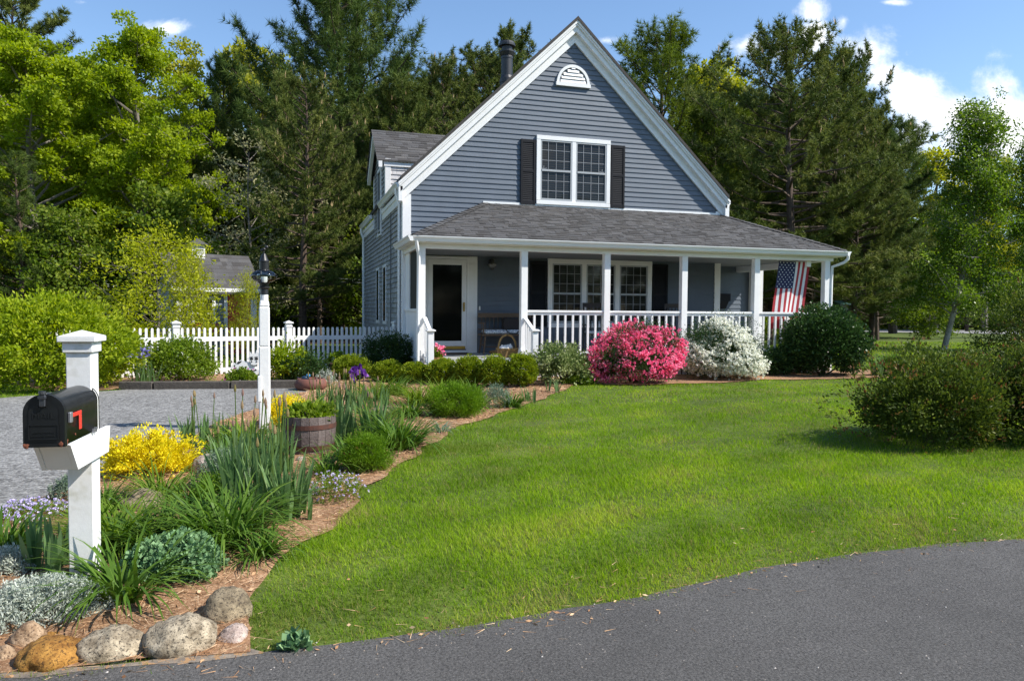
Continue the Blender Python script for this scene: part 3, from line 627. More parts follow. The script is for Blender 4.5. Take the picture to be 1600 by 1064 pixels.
# ------------------------------------------------------------------ lawn: real blades
def lowf(x, y, seed, f=.5):
    r = np.random.default_rng(seed); v = 0
    for k in range(8): a = r.uniform(0, 6.3); q = f * r.uniform(.6, 2.6); v = v + np.sin((x * math.cos(a) + y * math.sin(a)) * q * 2.2 + r.uniform(0, 6.3))
    return v / 2
def lawn():
    rng = np.random.default_rng(11); nb = NB()
    rx = np.array([p[0] for p in ROADEDGE]); ry = np.array([p[1] for p in ROADEDGE])
    for (d0, d1, dens, h, w, seg) in ((2.8, 5.2, 10500, .049, .0036, 2), (5.2, 7.5, 6000, .047, .0045, 2), (7.5, 11, 3000, .044, .0066, 1), (11, 16.5, 1150, .042, .011, 1), (16.5, 36, 130, .06, .03, 1)):
        hw = (820 / FPX) * d1 + 1.2
        n = int((d1 - d0) * 2 * hw * dens); f = rng.uniform(d0, d1, n); r = rng.uniform(-hw, hw, n)
        k = (np.abs(r) < .72 * f + 1.3); f, r = f[k], r[k]
        x = CAM[0] + _f0[0] * f + _r0[0] * r; y = CAM[1] + _f0[1] * f + _r0[1] * r
        ex = np.interp(x, rx, ry) + .03 * lowf(x, y, 21, 4) + .015 * lowf(x, y, 22, 11)
        k = (y > ex + rng.normal(0.0, .03, len(x))) & ~inside(BEDP, x + rng.normal(0, .035, len(x)), y + rng.normal(0, .035, len(x)))
        k &= ~((x > -.1) & (x < 9.9) & (y > -2.1) & (y < 9)) & ~inside(np.array(DRV), x, y) & ~inside(FBP, x, y) & ~((y > 11.5) & (x < 6))
        x, y = x[k], y[k]; n = len(x)
        edge = y - np.interp(x, rx, ry)
        lf = lowf(x, y, 3) ; patch = lowf(x, y, 9, 1.4)
        T = .56 + .16 * lf + .11 * patch + .05 * lowf(x, y, 41, .22) - .12 * (1 - sstep(.2, 1.3, edge)) + rng.normal(0, .15, n)
        dry = (rng.random(n) < .06 + .16 * (patch > 1.1) + .20 * np.clip(1 - edge / .7, 0, 1) + .16 * (lowf(x, y, 31, 2.2) > 1.15) + .22 * (lowf(x, y, 33, .9) > 1.45)); T = np.where(dry, rng.uniform(.0, .14, n), np.clip(T, .2, 1))
        hh = h * rng.uniform(.55, 1.25, n) * (1 + .18 * lowf(x, y, 5, 2)) * (.75 + .25 * sstep(0, .4, edge))
        B = np.stack([x, y, hgt(x, y) - .004], 1)
        nb.blades(B, rng.uniform(0, 6.3, n), hh, w * rng.uniform(.7, 1.4, n), rng.uniform(.1, .75, n), rng.uniform(.1, 1.1, n), rng, T, seg=seg, p=1.6)
    m = mat('grass_blades', (.34, .28, .11), .5, tone=True, col2=[(.105, .20, .009), (.168, .292, .012), (.255, .385, .020), (.38, .47, .05)], trans=.42, spec=.06)
    o = obj('lawn_grass', nb, m); prop(o, 'short bright green lawn grass in front of the porch', 'grass', kind='stuff')
lawn()
def straw():
    rng = np.random.default_rng(12); nb = NB(); P = BEDP
    n = 90000; x = rng.uniform(P[:, 0].min(), 3.2, n); y = rng.uniform(P[:, 1].min(), -1.9, n)
    k = inside(P, x, y); x, y = x[k], y[k]; d = (np.stack([x, y], 1) - CAM[:2]) @ _f0[:2]; k = rng.random(len(x)) < np.clip(4.5 / d, 0, 1); x, y, d = x[k], y[k], d[k]; n = len(x)
    a = rng.uniform(0, 6.3, n); D = np.stack([np.cos(a), np.sin(a), rng.normal(0, .18, n)], 1)
    nb.needles(np.stack([x, y, hgt(x, y) + rng.uniform(.018, .034, n)], 1), D, rng.uniform(.04, .11, n), .0035 * np.clip(d / 4.5, 1, 4), rng, rng.random(n))
    # chips and dead leaves
    k = rng.random(n) < .05; q = np.stack([x, y, hgt(x, y) + .024], 1)[k]; a = rng.uniform(0, 6.3, len(q))
    nb.leaves(q, np.stack([np.cos(a), np.sin(a), rng.normal(0, .3, len(q))], 1), rng.uniform(.02, .05, len(q)), rng.uniform(.012, .025, len(q)), rng, rng.random(len(q)))
    o = obj('pine_straw', nb, mat('pine_straw', (.17, .075, .03), .8, tone=True, col2=[(.38, .20, .09), (.52, .32, .17), (.62, .46, .29)])); prop(o, 'brown pine straw littering the mulched flower bed', 'pine straw', kind='stuff')
straw()
def litter():
    rng = np.random.default_rng(14); nb = NB(); n = 900; x = rng.uniform(-4.2, 5, n); rx = np.array([p[0] for p in ROADEDGE]); ry = np.array([p[1] for p in ROADEDGE])
    off = rng.exponential(.10, n) * np.where(rng.random(n) < .72, -1, 1.6) + .03; y = np.interp(x, rx, ry) + off; z = hgt(x, y) + np.where(off > .05, .035, .016); a = rng.uniform(0, 6.3, n); k = rng.random(n) < .2
    D = np.stack([np.cos(a), np.sin(a), rng.normal(0, .12, n)], 1); P = np.stack([x, y, z], 1)
    nb.leaves(P[k], D[k], rng.uniform(.015, .04, k.sum()), rng.uniform(.008, .02, k.sum()), rng, rng.random(k.sum())); nb.needles(P[~k], D[~k], rng.uniform(.03, .09, (~k).sum()), .003, rng, rng.random((~k).sum()))
    o = obj('leaf_litter', nb, bpy.data.materials['pine_straw']); prop(o, 'brown needles and bits of leaf strewn along the road edge', 'leaf litter', kind='stuff')
litter()
def pebbles():
    rng = np.random.default_rng(13); nb = NB(); n = 2600
    f = rng.uniform(2.6, 5.2, n); r = rng.uniform(-3.6, 3.6, n); x = CAM[0] + _f0[0] * f + _r0[0] * r; y = CAM[1] + _f0[1] * f + _r0[1] * r
    rx = np.array([p[0] for p in ROADEDGE]); ry = np.array([p[1] for p in ROADEDGE]); e = np.interp(x, rx, ry) - y; k = (e > -.05) & ((e < .18) | (rng.random(n) < .12)); x, y = x[k], y[k]
    T0 = np.array([[1, 0, 0], [0, 1, 0], [-1, 0, 0], [0, -1, 0], [0, 0, 1]], float)
    for px, py in zip(x, y):
        s = rng.uniform(.0025, .006); A = rng.uniform(0, 6.3); c, q = math.cos(A), math.sin(A); V = T0 * np.array([s * rng.uniform(.7, 1.4), s, s * .8]); V = np.stack([V[:, 0] * c - V[:, 1] * q, V[:, 0] * q + V[:, 1] * c, V[:, 2]], 1)
        nb.add(V + (px, py, -.547), [[0, 1, 4], [1, 2, 4], [2, 3, 4], [3, 0, 4]], rng.random())
    o = obj('road_grit', nb, mat('road_grit', (.14, .10, .07), .8, tone=True, col2=[(.30, .24, .19), (.5, .47, .44)])); prop(o, 'loose grit and small stones on the asphalt road edge', 'grit', kind='stuff')
pebbles()

# ------------------------------------------------------------------ fence, shed, lamp post, mailbox
def fence():
    L0, R0 = np.array([-7.6, -1.05]), np.array([-.12, 1.18])
    d = (R0 - L0) / np.linalg.norm(R0 - L0); Ln = np.linalg.norm(R0 - L0); nrm = np.array([d[1], -d[0]])
    t = thing('picket_fence', (*((L0 + R0) / 2), GZ), 'long white picket fence with capped posts running from the house to the left', 'fence')
    zt = lambda s: .02 * (s / Ln)                        # rises a touch towards the house
    base = -.42
    def at(s, off=0.0): return L0 + d * s + nrm * off
    def blk(nb, s0, s1, o0, o1, z0, z1): nb.hexa([(*at(s0, o0), z0), (*at(s1, o0), z0), (*at(s1, o1), z0), (*at(s0, o1), z0), (*at(s0, o0), z1), (*at(s1, o0), z1), (*at(s1, o1), z1), (*at(s0, o1), z1)])
    def s_of(px, off=0):
        r = ray(px, 520); A = np.array([[r[0], -d[0]], [r[1], -d[1]]]); q = np.linalg.solve(A, L0 - CAM[:2]); return q[1]
    ps = [s_of(275), s_of(451), s_of(618)]
    ps = [ps[0] - (ps[1] - ps[0])] + ps
    for s in ps:
        q = NB(); blk(q, s - .06, s + .06, -.06, .06, base - .1, base + 1.06); blk(q, s - .085, s + .085, -.085, .085, base + 1.06, base + 1.09)
        P = [(*at(s - .07, -.07), base + 1.09), (*at(s + .07, -.07), base + 1.09), (*at(s + .07, .07), base + 1.09), (*at(s - .07, .07), base + 1.09), (*at(s, 0), base + 1.125)]
        q.add(P, [[0, 1, 4], [1, 2, 4], [2, 3, 4], [3, 0, 4]]); blk(q, s - .07, s + .07, -.07, .07, base + .98, base + 1.01); obj('post', q, M['white'], t, bevel=.003)
    for a, b in zip(ps[:-1], ps[1:]):
        q = NB(); blk(q, a + .06, b - .06, -.02, .02, base + .70, base + .79); blk(q, a + .06, b - .06, -.02, .02, base + .06, base + .15); obj('rail', q, M['white'], t, bevel=.003)
        n = 13 if b - a > 1.9 else 12; n = int((b - a - .12) / .104)
        for i in range(n):
            s = a + .06 + (b - a - .12) * (i + .5) / n; q = NB()
            blk(q, s - .023, s + .023, -.0195, .0195, base + .02, base + .95)
            q.hexa([(*at(s - .023, -.0195), base + .95), (*at(s + .023, -.0195), base + .95), (*at(s + .023, .0195), base + .95), (*at(s - .023, .0195), base + .95), (*at(s - .012, -.015), base + .975), (*at(s + .012, -.015), base + .975), (*at(s + .012, .015), base + .975), (*at(s - .012, .015), base + .975)])
            obj('picket', q, M['white'], t)
    return ps
fence()
def timbers():
    P = [G(x, y)[:2] for x, y in ((186, 609), (240, 609), (360, 608), (480, 607))]
    lab = ['weathered landscape timber at the left end of the drive edge', 'weathered landscape timber edging the drive below the cow cutout', 'weathered landscape timber edging the drive right of the lamp post']
    for i in range(3):
        a, b = P[i], P[i + 1]; z = H(*a); q = NB(); q.bar((a[0] + .01, a[1] + .05, z + .06), (b[0] - .01, b[1] + .05, z + .06), .13, .15)
        o = obj('edging_timber', q, mat('weathered_timber_%s' % 'abc'[i], (.10, .085, .07), .85, col2=(.05, .042, .035), scale=14, bump=.4), bevel=.01); prop(o, lab[i], 'edging timber', 'timbers edging the gravel drive')
timbers()
def shed():
    c = atD(340, 21.5); t = thing('garden_shed', c, 'small grey garden shed with red door, cupola and window box', 'shed', rz=math.radians(22))
    o = lambda name, nb, m, p=None, **k: obj(name, nb, m if not isinstance(m, str) else M[m], p or t, local=True, **k)
    w, dp, ez, rz = 1.1, 2.3, 1.95, 2.95
    q = NB(); q.box(-w, w, .02, dp, 0, ez + .03)
    for s in (-w, w - .1): q.prism([(s, 0.02, ez), (s, dp, ez), (s, dp / 2, rz - .05)], (.1, 0, 0))
    z = .1
    while z < ez: q.add([(-w, -.012, z), (w, -.012, z), (w, .02, z + .13), (-w, .02, z + .13), (-w, .02, z), (w, .02, z)], [[0, 1, 2, 3], [4, 5, 1, 0]]); q.add([(-w - .02, 0, z), (-w - .02, dp, z), (-w, dp, z + .13), (-w, 0, z + .13)], [[1, 0, 3, 2]]); z += .12
    o('wall', q, mat('shed_clapboard', (.19, .22, .26), .6, var=.1))
    q = NB(); sl = (rz - ez) / (dp / 2)
    for sg in (-1, 1):
        n = 10
        for i in range(n):
            y0 = dp / 2 - sg * (dp / 2 + .2) * (1 - i / n); y1 = dp / 2 - sg * (dp / 2 + .2) * (1 - (i + 1.1) / n) if i < n - 1 else dp / 2
            z0 = rz - abs(y0 - dp / 2) * sl; z1 = rz - abs(y1 - dp / 2) * sl; x = -w - .2; r = np.random.default_rng(i)
            while x < w + .2: x1 = min(x + r.uniform(.15, .35), w + .2); q.add([(x, y0, z0 + .07), (x1, y0, z0 + .07), (x1, y1, z1 + .06), (x, y1, z1 + .06), (x, y0, z0 + .0), (x1, y0, z0 + .0)], [[0, 1, 2, 3], [4, 5, 1, 0]], r.beta(2, 2)); x = x1
    o('roof', q, 'roof')
    q = NB(); q.box(-w - .03, -w + .09, -.04, -.0, 0, ez); q.box(w - .09, w + .03, -.04, 0, 0, ez); q.box(-w - .2, w + .2, -.2, -.17, ez - .12, ez + .0); q.box(-w - .03, -w - .0, 0, .1, 0, ez); q.box(w, w + .03, 0, .1, 0, ez)
    o('trim', q, 'white')
    q = NB(); q.box(-.75, -.66, -.05, 0, .75, 1.72); q.box(-.16, -.07, -.05, 0, .75, 1.72); q.box(-.66, -.16, -.05, 0, 1.63, 1.72); q.box(-.66, -.16, -.05, 0, .75, .82); q.box(-.66, -.16, -.035, 0, 1.2, 1.24); q.box(-.43, -.40, -.035, 0, .82, 1.63); ww = o('window', q, 'white')
    q = NB(); q.box(-.66, -.16, -.015, 0, .82, 1.63); o('pane', q, 'glass', ww)
    q = NB(); q.box(.18, .27, -.05, 0, 0, 1.9); q.box(.95, 1.02, -.05, 0, 0, 1.9); q.box(.27, .95, -.05, 0, 1.82, 1.9); o('door_frame', q, 'white')
    q = NB(); q.box(.28, .94, -.03, 0, 0.02, 1.81); [q.box(.28 + .13 * k, .28 + .13 * k + .12, -.038, -.03, .02, 1.81) for k in range(5)]; o('door', q, mat('red_door', (.50, .035, .035), .5, var=.1))
    q = NB(); q.box(-.42, .30 - .02, .72, .8, 2.75, 3.0) if False else None
    q.box(-.42, -.06, dp / 2 - .18, dp / 2 + .18, rz - .15, rz + .32); cu = o('cupola', q, 'white')
    q = NB(); [q.box(-.38, -.10, dp / 2 - .188, dp / 2 - .18, rz + .05 + k * .055, rz + .085 + k * .055) for k in range(4)]; o('louvre', q, M['sash'], cu)
    q = NB(); a = .27; cx, cy, zz = -.24, dp / 2, rz + .32; q.add([(cx - a, cy - a, zz), (cx + a, cy - a, zz), (cx + a, cy + a, zz), (cx - a, cy + a, zz), (cx, cy, zz + .2)], [[0, 1, 4], [1, 2, 4], [2, 3, 4], [3, 0, 4], [3, 2, 1, 0]]); o('cupola_roof', q, 'roof', cu)
    R = Matrix.Rotation(math.radians(22), 4, 'Z'); p = Vector(c) + R @ Vector((-.41, -.14, .62))
    t2 = thing('window_box', p, 'red window box of flowers below the shed window', 'window box', rz=math.radians(22))
    q = NB(); q.hexa([(-.4, -.1, 0), (.4, -.1, 0), (.4, .1, 0), (-.4, .1, 0), (-.44, -.12, .18), (.44, -.12, .18), (.44, .1, .18), (-.44, .1, .18)]); obj('box', q, mat('red_box', (.42, .03, .02), .5), t2, local=True)
    r = np.random.default_rng(3); q = NB(); n = 500; q.leaves(np.stack([r.uniform(-.42, .42, n), r.uniform(-.12, .1, n), r.uniform(.15, .3, n)], 1), dirs(n, r), .05, .03, r, r.random(n)); obj('flowers', q, mat('red_flower', (.45, .02, .01), .5, tone=True, col2=[(.6, .06, .02), (.7, .35, .03)]), t2, local=True)
shed()
def lamp_post():
    b = G(414, 672); s = dist(b) / FPX; t = thing('lamp_post', b, 'white square lamp post with black onion lantern in the flower bed', 'lamp post')
    h0 = (672 - 467) * s; w = .060
    q = NB(); q.box(-w, w, -w, w, -.2, h0 * .64); q.box(-w * .93, w * .93, -w * .93, w * .93, h0 * .64, h0 - .09)
    q.hexa([(-w * .93, -w * .93, h0 - .09), (w * .93, -w * .93, h0 - .09), (w * .93, w * .93, h0 - .09), (-w * .93, w * .93, h0 - .09), (-.045, -.045, h0 - .02), (.045, -.045, h0 - .02), (.045, .045, h0 - .02), (-.045, .045, h0 - .02)])
    q.lathe([(.043, h0 - .03), (.043, h0 + .045)], n=16, cap=True); obj('post', q, mat('lamp_post_white', (.80, .80, .80), .5, var=.06, scale=4, bump=.1, bscale=30), t, local=True, bevel=.012)
    q = NB(); q.box(-w - .012, -w + .03, -w - .018, -w, .33, .62); obj('outlet_cover', q, M['white'], t, local=True, bevel=.006)
    z = h0 + .045; q = NB(); q.lathe([(.042, z), (.045, z), (.042, z + .06), (.06, z + .075), (.06, z + .085), (.045, z + .095), (.05, z + .125), (.065, z + .135), (.0, z + .136)], n=18)
    top = z + .135 + .145
    q.lathe([(.0, top - .012), (.058, top - .01), (.052, top), (.052, top + .085), (.058, top + .09), (.05, top + .1), (.02, top + .175), (.012, top + .18)], n=18)
    q.tube([(0, 0, top + .18), (0, 0, top + .21)], .008, 6)
    for a in np.linspace(0, 2 * math.pi, 4, endpoint=False) + .5:                  # wire guard
        q.tube([(.055 * math.cos(a), .055 * math.sin(a), z + .13), (.12 * math.cos(a), .12 * math.sin(a), z + .17), (.148 * math.cos(a), .148 * math.sin(a), z + .208), (.12 * math.cos(a), .12 * math.sin(a), z + .25), (.05 * math.cos(a), .05 * math.sin(a), top)], .0032, 5)
    lan = obj('lantern', q, M['black'], t, local=True)
    q = NB(); q.blob((.0, 0, top + .225), (.022, .016, .02), np.random.default_rng(1), 10, 7, .0); q.blob((.028, 0, top + .25), (.02, .015, .022), np.random.default_rng(1), 10, 7, .0); q.blob((-.018, 0, top + .215), (.02, .012, .018), np.random.default_rng(1), 8, 6, 0); obj('finial', q, M['black'], lan, local=True, smooth=True)
    gm = bpy.data.materials.new('clear_glass'); gm.use_nodes = True; nt = gm.node_tree; gl = nt.nodes.new('ShaderNodeBsdfGlossy'); gl.inputs['Roughness'].default_value = .03; tr = nt.nodes.new('ShaderNodeBsdfTransparent'); tr.inputs[0].default_value = (.86, .9, .88, 1); fr_ = nt.nodes.new('ShaderNodeFresnel'); fr_.inputs[0].default_value = 1.7; ms = nt.nodes.new('ShaderNodeMixShader'); nt.links.new(fr_.outputs[0], ms.inputs[0]); nt.links.new(tr.outputs[0], ms.inputs[1]); nt.links.new(gl.outputs[0], ms.inputs[2]); nt.links.new(ms.outputs[0], nt.nodes['Material Output'].inputs[0])
    q = NB(); q.lathe([(.05, z + .136), (.1, z + .15), (.132, z + .18), (.142, z + .208), (.13, z + .235), (.1, z + .26), (.052, top - .01)], n=28); obj('globe', q, gm, lan, local=True, smooth=True)
    q = NB(); q.lathe([(.035, z + .136), (.035, z + .2), (.0, z + .2)], n=12); obj('candle_sleeve', q, M['white'], lan, local=True)
lamp_post()
def mailbox():
    b = G(134, 905); s = dist(b) / FPX
    ax = math.radians(-14.4 + 18.5)                        # the box's long axis, clockwise from +y
    t = thing('mailbox', b, 'black rural mailbox with red flag on a capped white post', 'mailbox', rz=-ax)
    h = (905 - 515) * s - .112; w = .059                       # local: y runs front to back, x to the right
    lean = -.02
    pm = noise_mat('mailbox_post_white', (.78, .78, .78), (.70, .70, .68), 5, fleck=(.34, .33, .22), fs=5, ft=.54, fw=.2, fa=.7, rough=.6, bump=.15, bs=30, big=.06)
    q = NB(); q.box(-w, w, -w, w, -.2, h)
    q.box(-w - .012, w + .012, -w - .012, w + .012, h - .005, h + .05); P = w + .031; zz = h + .05
    q.box(-P, P, -P, P, zz, zz + .028); q.add([(-P, -P, zz + .028), (P, -P, zz + .028), (P, P, zz + .028), (-P, P, zz + .028), (0, 0, zz + .06)], [[0, 1, 4], [1, 2, 4], [2, 3, 4], [3, 0, 4]])
    obj('post', q, pm, t, local=True, bevel=.004)
    zb = (905 - 668) * s; bl, bw, bh = .455, .162, .232
    yb = -w + .02; yf = yb - bl                         # back and front ends of the box
    q = NB(); a0 = .088
    for x0, x1 in ((-w - .02, -w), (w, w + .02)): q.prism([(x0, yf + .07, zb - .012), (x0, .17, zb - .012), (x0, .14, zb - .15), (x0, yf + .17, zb - .15)], (x1 - x0, 0, 0))
    q.hexa([(-w, yf + .17, zb - .148), (w, yf + .17, zb - .148), (w, yf + .19, zb - .148), (-w, yf + .19, zb - .148), (-w, yf + .075, zb - .014), (w, yf + .075, zb - .014), (w, yf + .095, zb - .014), (-w, yf + .095, zb - .014)])
    q.box(-w - .018, w + .018, yf + .05, -w - .001, zb - .012, zb - .001); q.box(-w, w, yf + .19, -w - .001, zb - .148, zb - .13); obj('bracket', q, M['white'], t, local=True, bevel=.003)
    def prof(r, y, n=18, zl=zb):
        H_ = bh - bw / 2; return [(-r, y, zl)] + [(r * math.cos(a), y, zb + H_ + r * math.sin(a)) for a in np.linspace(math.pi, 0, n)] + [(r, y, zl)]
    q = NB(); A, Bk = prof(bw / 2, yf), prof(bw / 2, yb); n = len(A); q.add(A + Bk, [[i, i + 1, n + i + 1, n + i] for i in range(n - 1)] + [[n - 1, 0, n, 2 * n - 1]])
    mb = mat('mailbox_black', (.010, .011, .012), .28, var=.5, scale=9, bump=.05, bscale=14)
    body = obj('body', q, mb, t, local=True, smooth=False); 
    for p in body.data.polygons: p.use_smooth = len(p.vertices) == 4 and abs(p.normal.z) < .999 
    q = NB(); q.quad(Bk[::-1]); R1, R2 = prof(bw / 2 + .007, yb - .012), prof(bw / 2 + .007, yb + .004); q.add(R1 + R2, [[i, i + 1, n + i + 1, n + i] for i in range(n - 1)]); obj('back_rim', q, mb, t, local=True)
    q = NB(); F0, F1 = prof(bw / 2 + .005, yf - .016, zl=zb - .006), prof(bw / 2 + .005, yf + .012, zl=zb - .006); q.quad(F0); q.add(F0 + F1, [[i, n + i, n + i + 1, i + 1] for i in range(n - 1)])
    F2 = prof(bw / 2 - .012, yf - .016, zl=zb + .01); q.add(prof(bw / 2 - .02, yf - .020, zl=zb + .02), [list(range(n))])
    q.box(-.062, .062, yf - .024, yf - .02, zb + .03, zb + .034); q.box(-.062, .062, yf - .024, yf - .02, zb + .095, zb + .099); q.box(-.062, -.058, yf - .024, yf - .02, zb + .034, zb + .095); q.box(.058, .062, yf - .024, yf - .02, zb + .034, zb + .095)
    dm = obj('door', q, mat('mailbox_door_black', (.006, .007, .008), .42, var=.4, scale=12), t, local=True)
    em = mat('embossed_black', (.007, .008, .009), .45)
    for body_, z_, s_ in (('U.S.', .182, .030), ('MAIL', .138, .044), ('APPROVED BY THE', .060, .0105), ('POSTMASTER GENERAL', .044, .0095)):
        text('embossed_text', body_, s_, em, dm, Matrix.Translation((0, yf - .0215, zb + z_)) @ Matrix.Rotation(math.pi / 2, 4, 'X'))
    q = NB(); zt = zb + bh; q.box(-.012, .012, yf - .035, yf - .02, zt - .05, zt + .012); q.tube([(0, yf - .028, zt + .008), (0, yf - .028, zt + .02)], .016, 10); q.box(-.006, .014, yf - .02, yf + .05, zt + .002, zt + .008); q.box(-.016, .016, yf - .04, yf - .022, zt - .015, zt - .0); obj('latch', q, mat('latch_metal', (.09, .095, .11), .35, metal=.7), t, local=True, bevel=.002)
    q = NB(); x = bw / 2; q.box(x, x + .014, yf + .035, yf + .065, zb + .095, zb + .145); obj('flag_hinge', q, mat('zinc', (.32, .33, .36), .4, metal=.6), t, local=True, bevel=.003)
    q = NB(); q.box(x + .004, x + .009, yf + .06, yf + .195, zb + .116, zb + .136); q.box(x + .004, x + .009, yf + .163, yf + .195, zb + .045, zb + .116); obj('flag', q, mat('red_flag', (.62, .045, .03), .45), t, local=True, bevel=.002)
    r = np.random.default_rng(4); ru = mat('rust', (.16, .05, .025), .9, var=.3, scale=40)
    for (px, py, pz, sz) in ((x + .001, yf + .02, zb + .012, .013), (-x + .008, yf - .0175, zb + .004, .012), (x - .012, yf - .0175, zb + .006, .010), (x + .001, yf + .13, zb + .028, .005)):
        q = NB(); q.blob((px, py, pz), (sz * .4 if abs(px) > x else sz, .003 if abs(px) < x else sz, sz), r, 8, 6, .3, 3)
        obj('rust_spot', q, ru, t, local=True)
    q = NB(); q.box(x - .002, x + .012, yb - .09, yb - .075, zb - .004, zb + .016); q.box(x - .002, x + .012, yb - .06, yb - .05, zb - .004, zb + .02); obj('screw_clip', q, bpy.data.materials['zinc'], t, local=True)
mailbox()

# ------------------------------------------------------------------ planting
LM = dict(
    box=leafm('boxwood_leaf', (0.075, 0.125, 0.01), (0.165, 0.23, 0.016), (0.31, 0.355, 0.03)),
    yg=leafm('euonymus_leaf', (0.11, 0.175, 0.01), (0.235, 0.315, 0.016), (0.38, 0.43, 0.03), tr=.4),
    fresh=leafm('fresh_leaf', (0.07, 0.13, 0.012), (0.14, 0.215, 0.02), (0.25, 0.32, 0.045), tr=.4),
    dark=leafm('dark_leaf', (.018, .042, .012), (.035, .075, .02), (.07, .125, .035), tr=.2, rough=.35, spec=.45),
    spirea=leafm('spirea_leaf', (0.036, 0.06, 0.012), (0.072, 0.105, 0.018), (0.15, 0.18, 0.03), tr=.3),
    redtip=leafm('red_tip', (0.12, 0.055, 0.028), (0.17, 0.085, 0.032), (0.18, 0.12, 0.04)),
    iris=leafm('iris_blade', (0.085, 0.165, 0.055), (0.14, 0.235, 0.085), (0.21, 0.3, 0.13), tr=.3, rough=.45, spec=.35),
    lily=leafm('daylily_blade', (0.045, 0.105, 0.014), (0.085, 0.165, 0.022), (0.155, 0.24, 0.04), tr=.3, rough=.4, spec=.4),
    lily2=leafm('bright_daylily_blade', (0.08, 0.15, 0.015), (0.14, 0.22, 0.024), (0.22, 0.31, 0.05), tr=.35),
    sedum=leafm('sedum_leaf', (0.1, 0.19, 0.085), (0.165, 0.29, 0.135), (0.26, 0.4, 0.2), tr=.15, rough=.5),
    silver=leafm('silver_leaf', (0.28, 0.33, 0.26), (0.42, 0.46, 0.39), (0.58, 0.61, 0.55), tr=.15, rough=.8),
    sage=leafm('sage_leaf', (.10, .15, .10), (.16, .22, .15), (.24, .30, .22), tr=.2),
    yellow=leafm('golden_leaf', (0.46, 0.37, 0.01), (0.72, 0.6, 0.014), (0.86, 0.77, 0.04), tr=.3),
    pink=leafm('pink_blossom', (0.74, 0.1, 0.22), (0.86, 0.2, 0.36), (0.92, 0.42, 0.54), tr=.3, rough=.6),
    whitef=leafm('white_blossom', (0.78, 0.78, 0.66), (0.86, 0.86, 0.78), (0.9, 0.9, 0.86), tr=.25, rough=.6),
    lav=leafm('lavender_flower', (.50, .42, .68), (.62, .55, .78), (.78, .74, .86), tr=.3),
    mag=leafm('magenta_flower', (.45, .06, .35), (.6, .12, .48), tr=.3),
    purp=leafm('purple_iris_petal', (.07, .018, .16), (.13, .035, .26), (.24, .09, .38), tr=.25),
    blue=leafm('blue_iris_petal', (.18, .17, .48), (.30, .28, .62), (.48, .46, .75), tr=.3),
    bud=leafm('iris_bud', (.22, .19, .07), (.36, .27, .14), (.30, .19, .17)),
    vari=leafm('variegated_leaf', (.07, .12, .03), (.17, .22, .07), (.50, .54, .27), tr=.25),
    feather=leafm('feathery_leaf', (.07, .15, .012), (.12, .22, .016), (.19, .30, .03), tr=.35),
    stem=mat('brown_stem', (.07, .05, .035), .8, var=.4, scale=20),
    gstem=leafm('green_stem', (.08, .14, .03), (.13, .20, .05)),
)
def dome(n, rx, ry, h, rng, amp=.12, fr=2.5, inner=.6, base=.42):
    """points filling the outer part of a lumpy dome standing on the ground, and outward directions"""
    D = dirs(int(n * 1.8) + 8, rng); D = D[D[:, 2] > -.78][:n]
    lm = lumpy(D, np.random.default_rng(rng.integers(1 << 30)), amp, fr)
    r = (inner ** 3 + (1 - inner ** 3) * rng.random(len(D))) ** (1 / 3) * lm
    hz = np.where(D[:, 2] > 0, h * (1 - base), h * base)
    P = np.stack([D[:, 0] * rx * r, D[:, 1] * ry * r, h * base + D[:, 2] * hz * r], 1)
    return P, D
def spread(P, D, k, sig, rng, flat=.8):
    n = len(P); Q = np.repeat(P, k, 0) + rng.normal(0, 1, (n * k, 3)) * np.array([sig, sig, sig * flat]); return Q, np.repeat(D, k, 0)
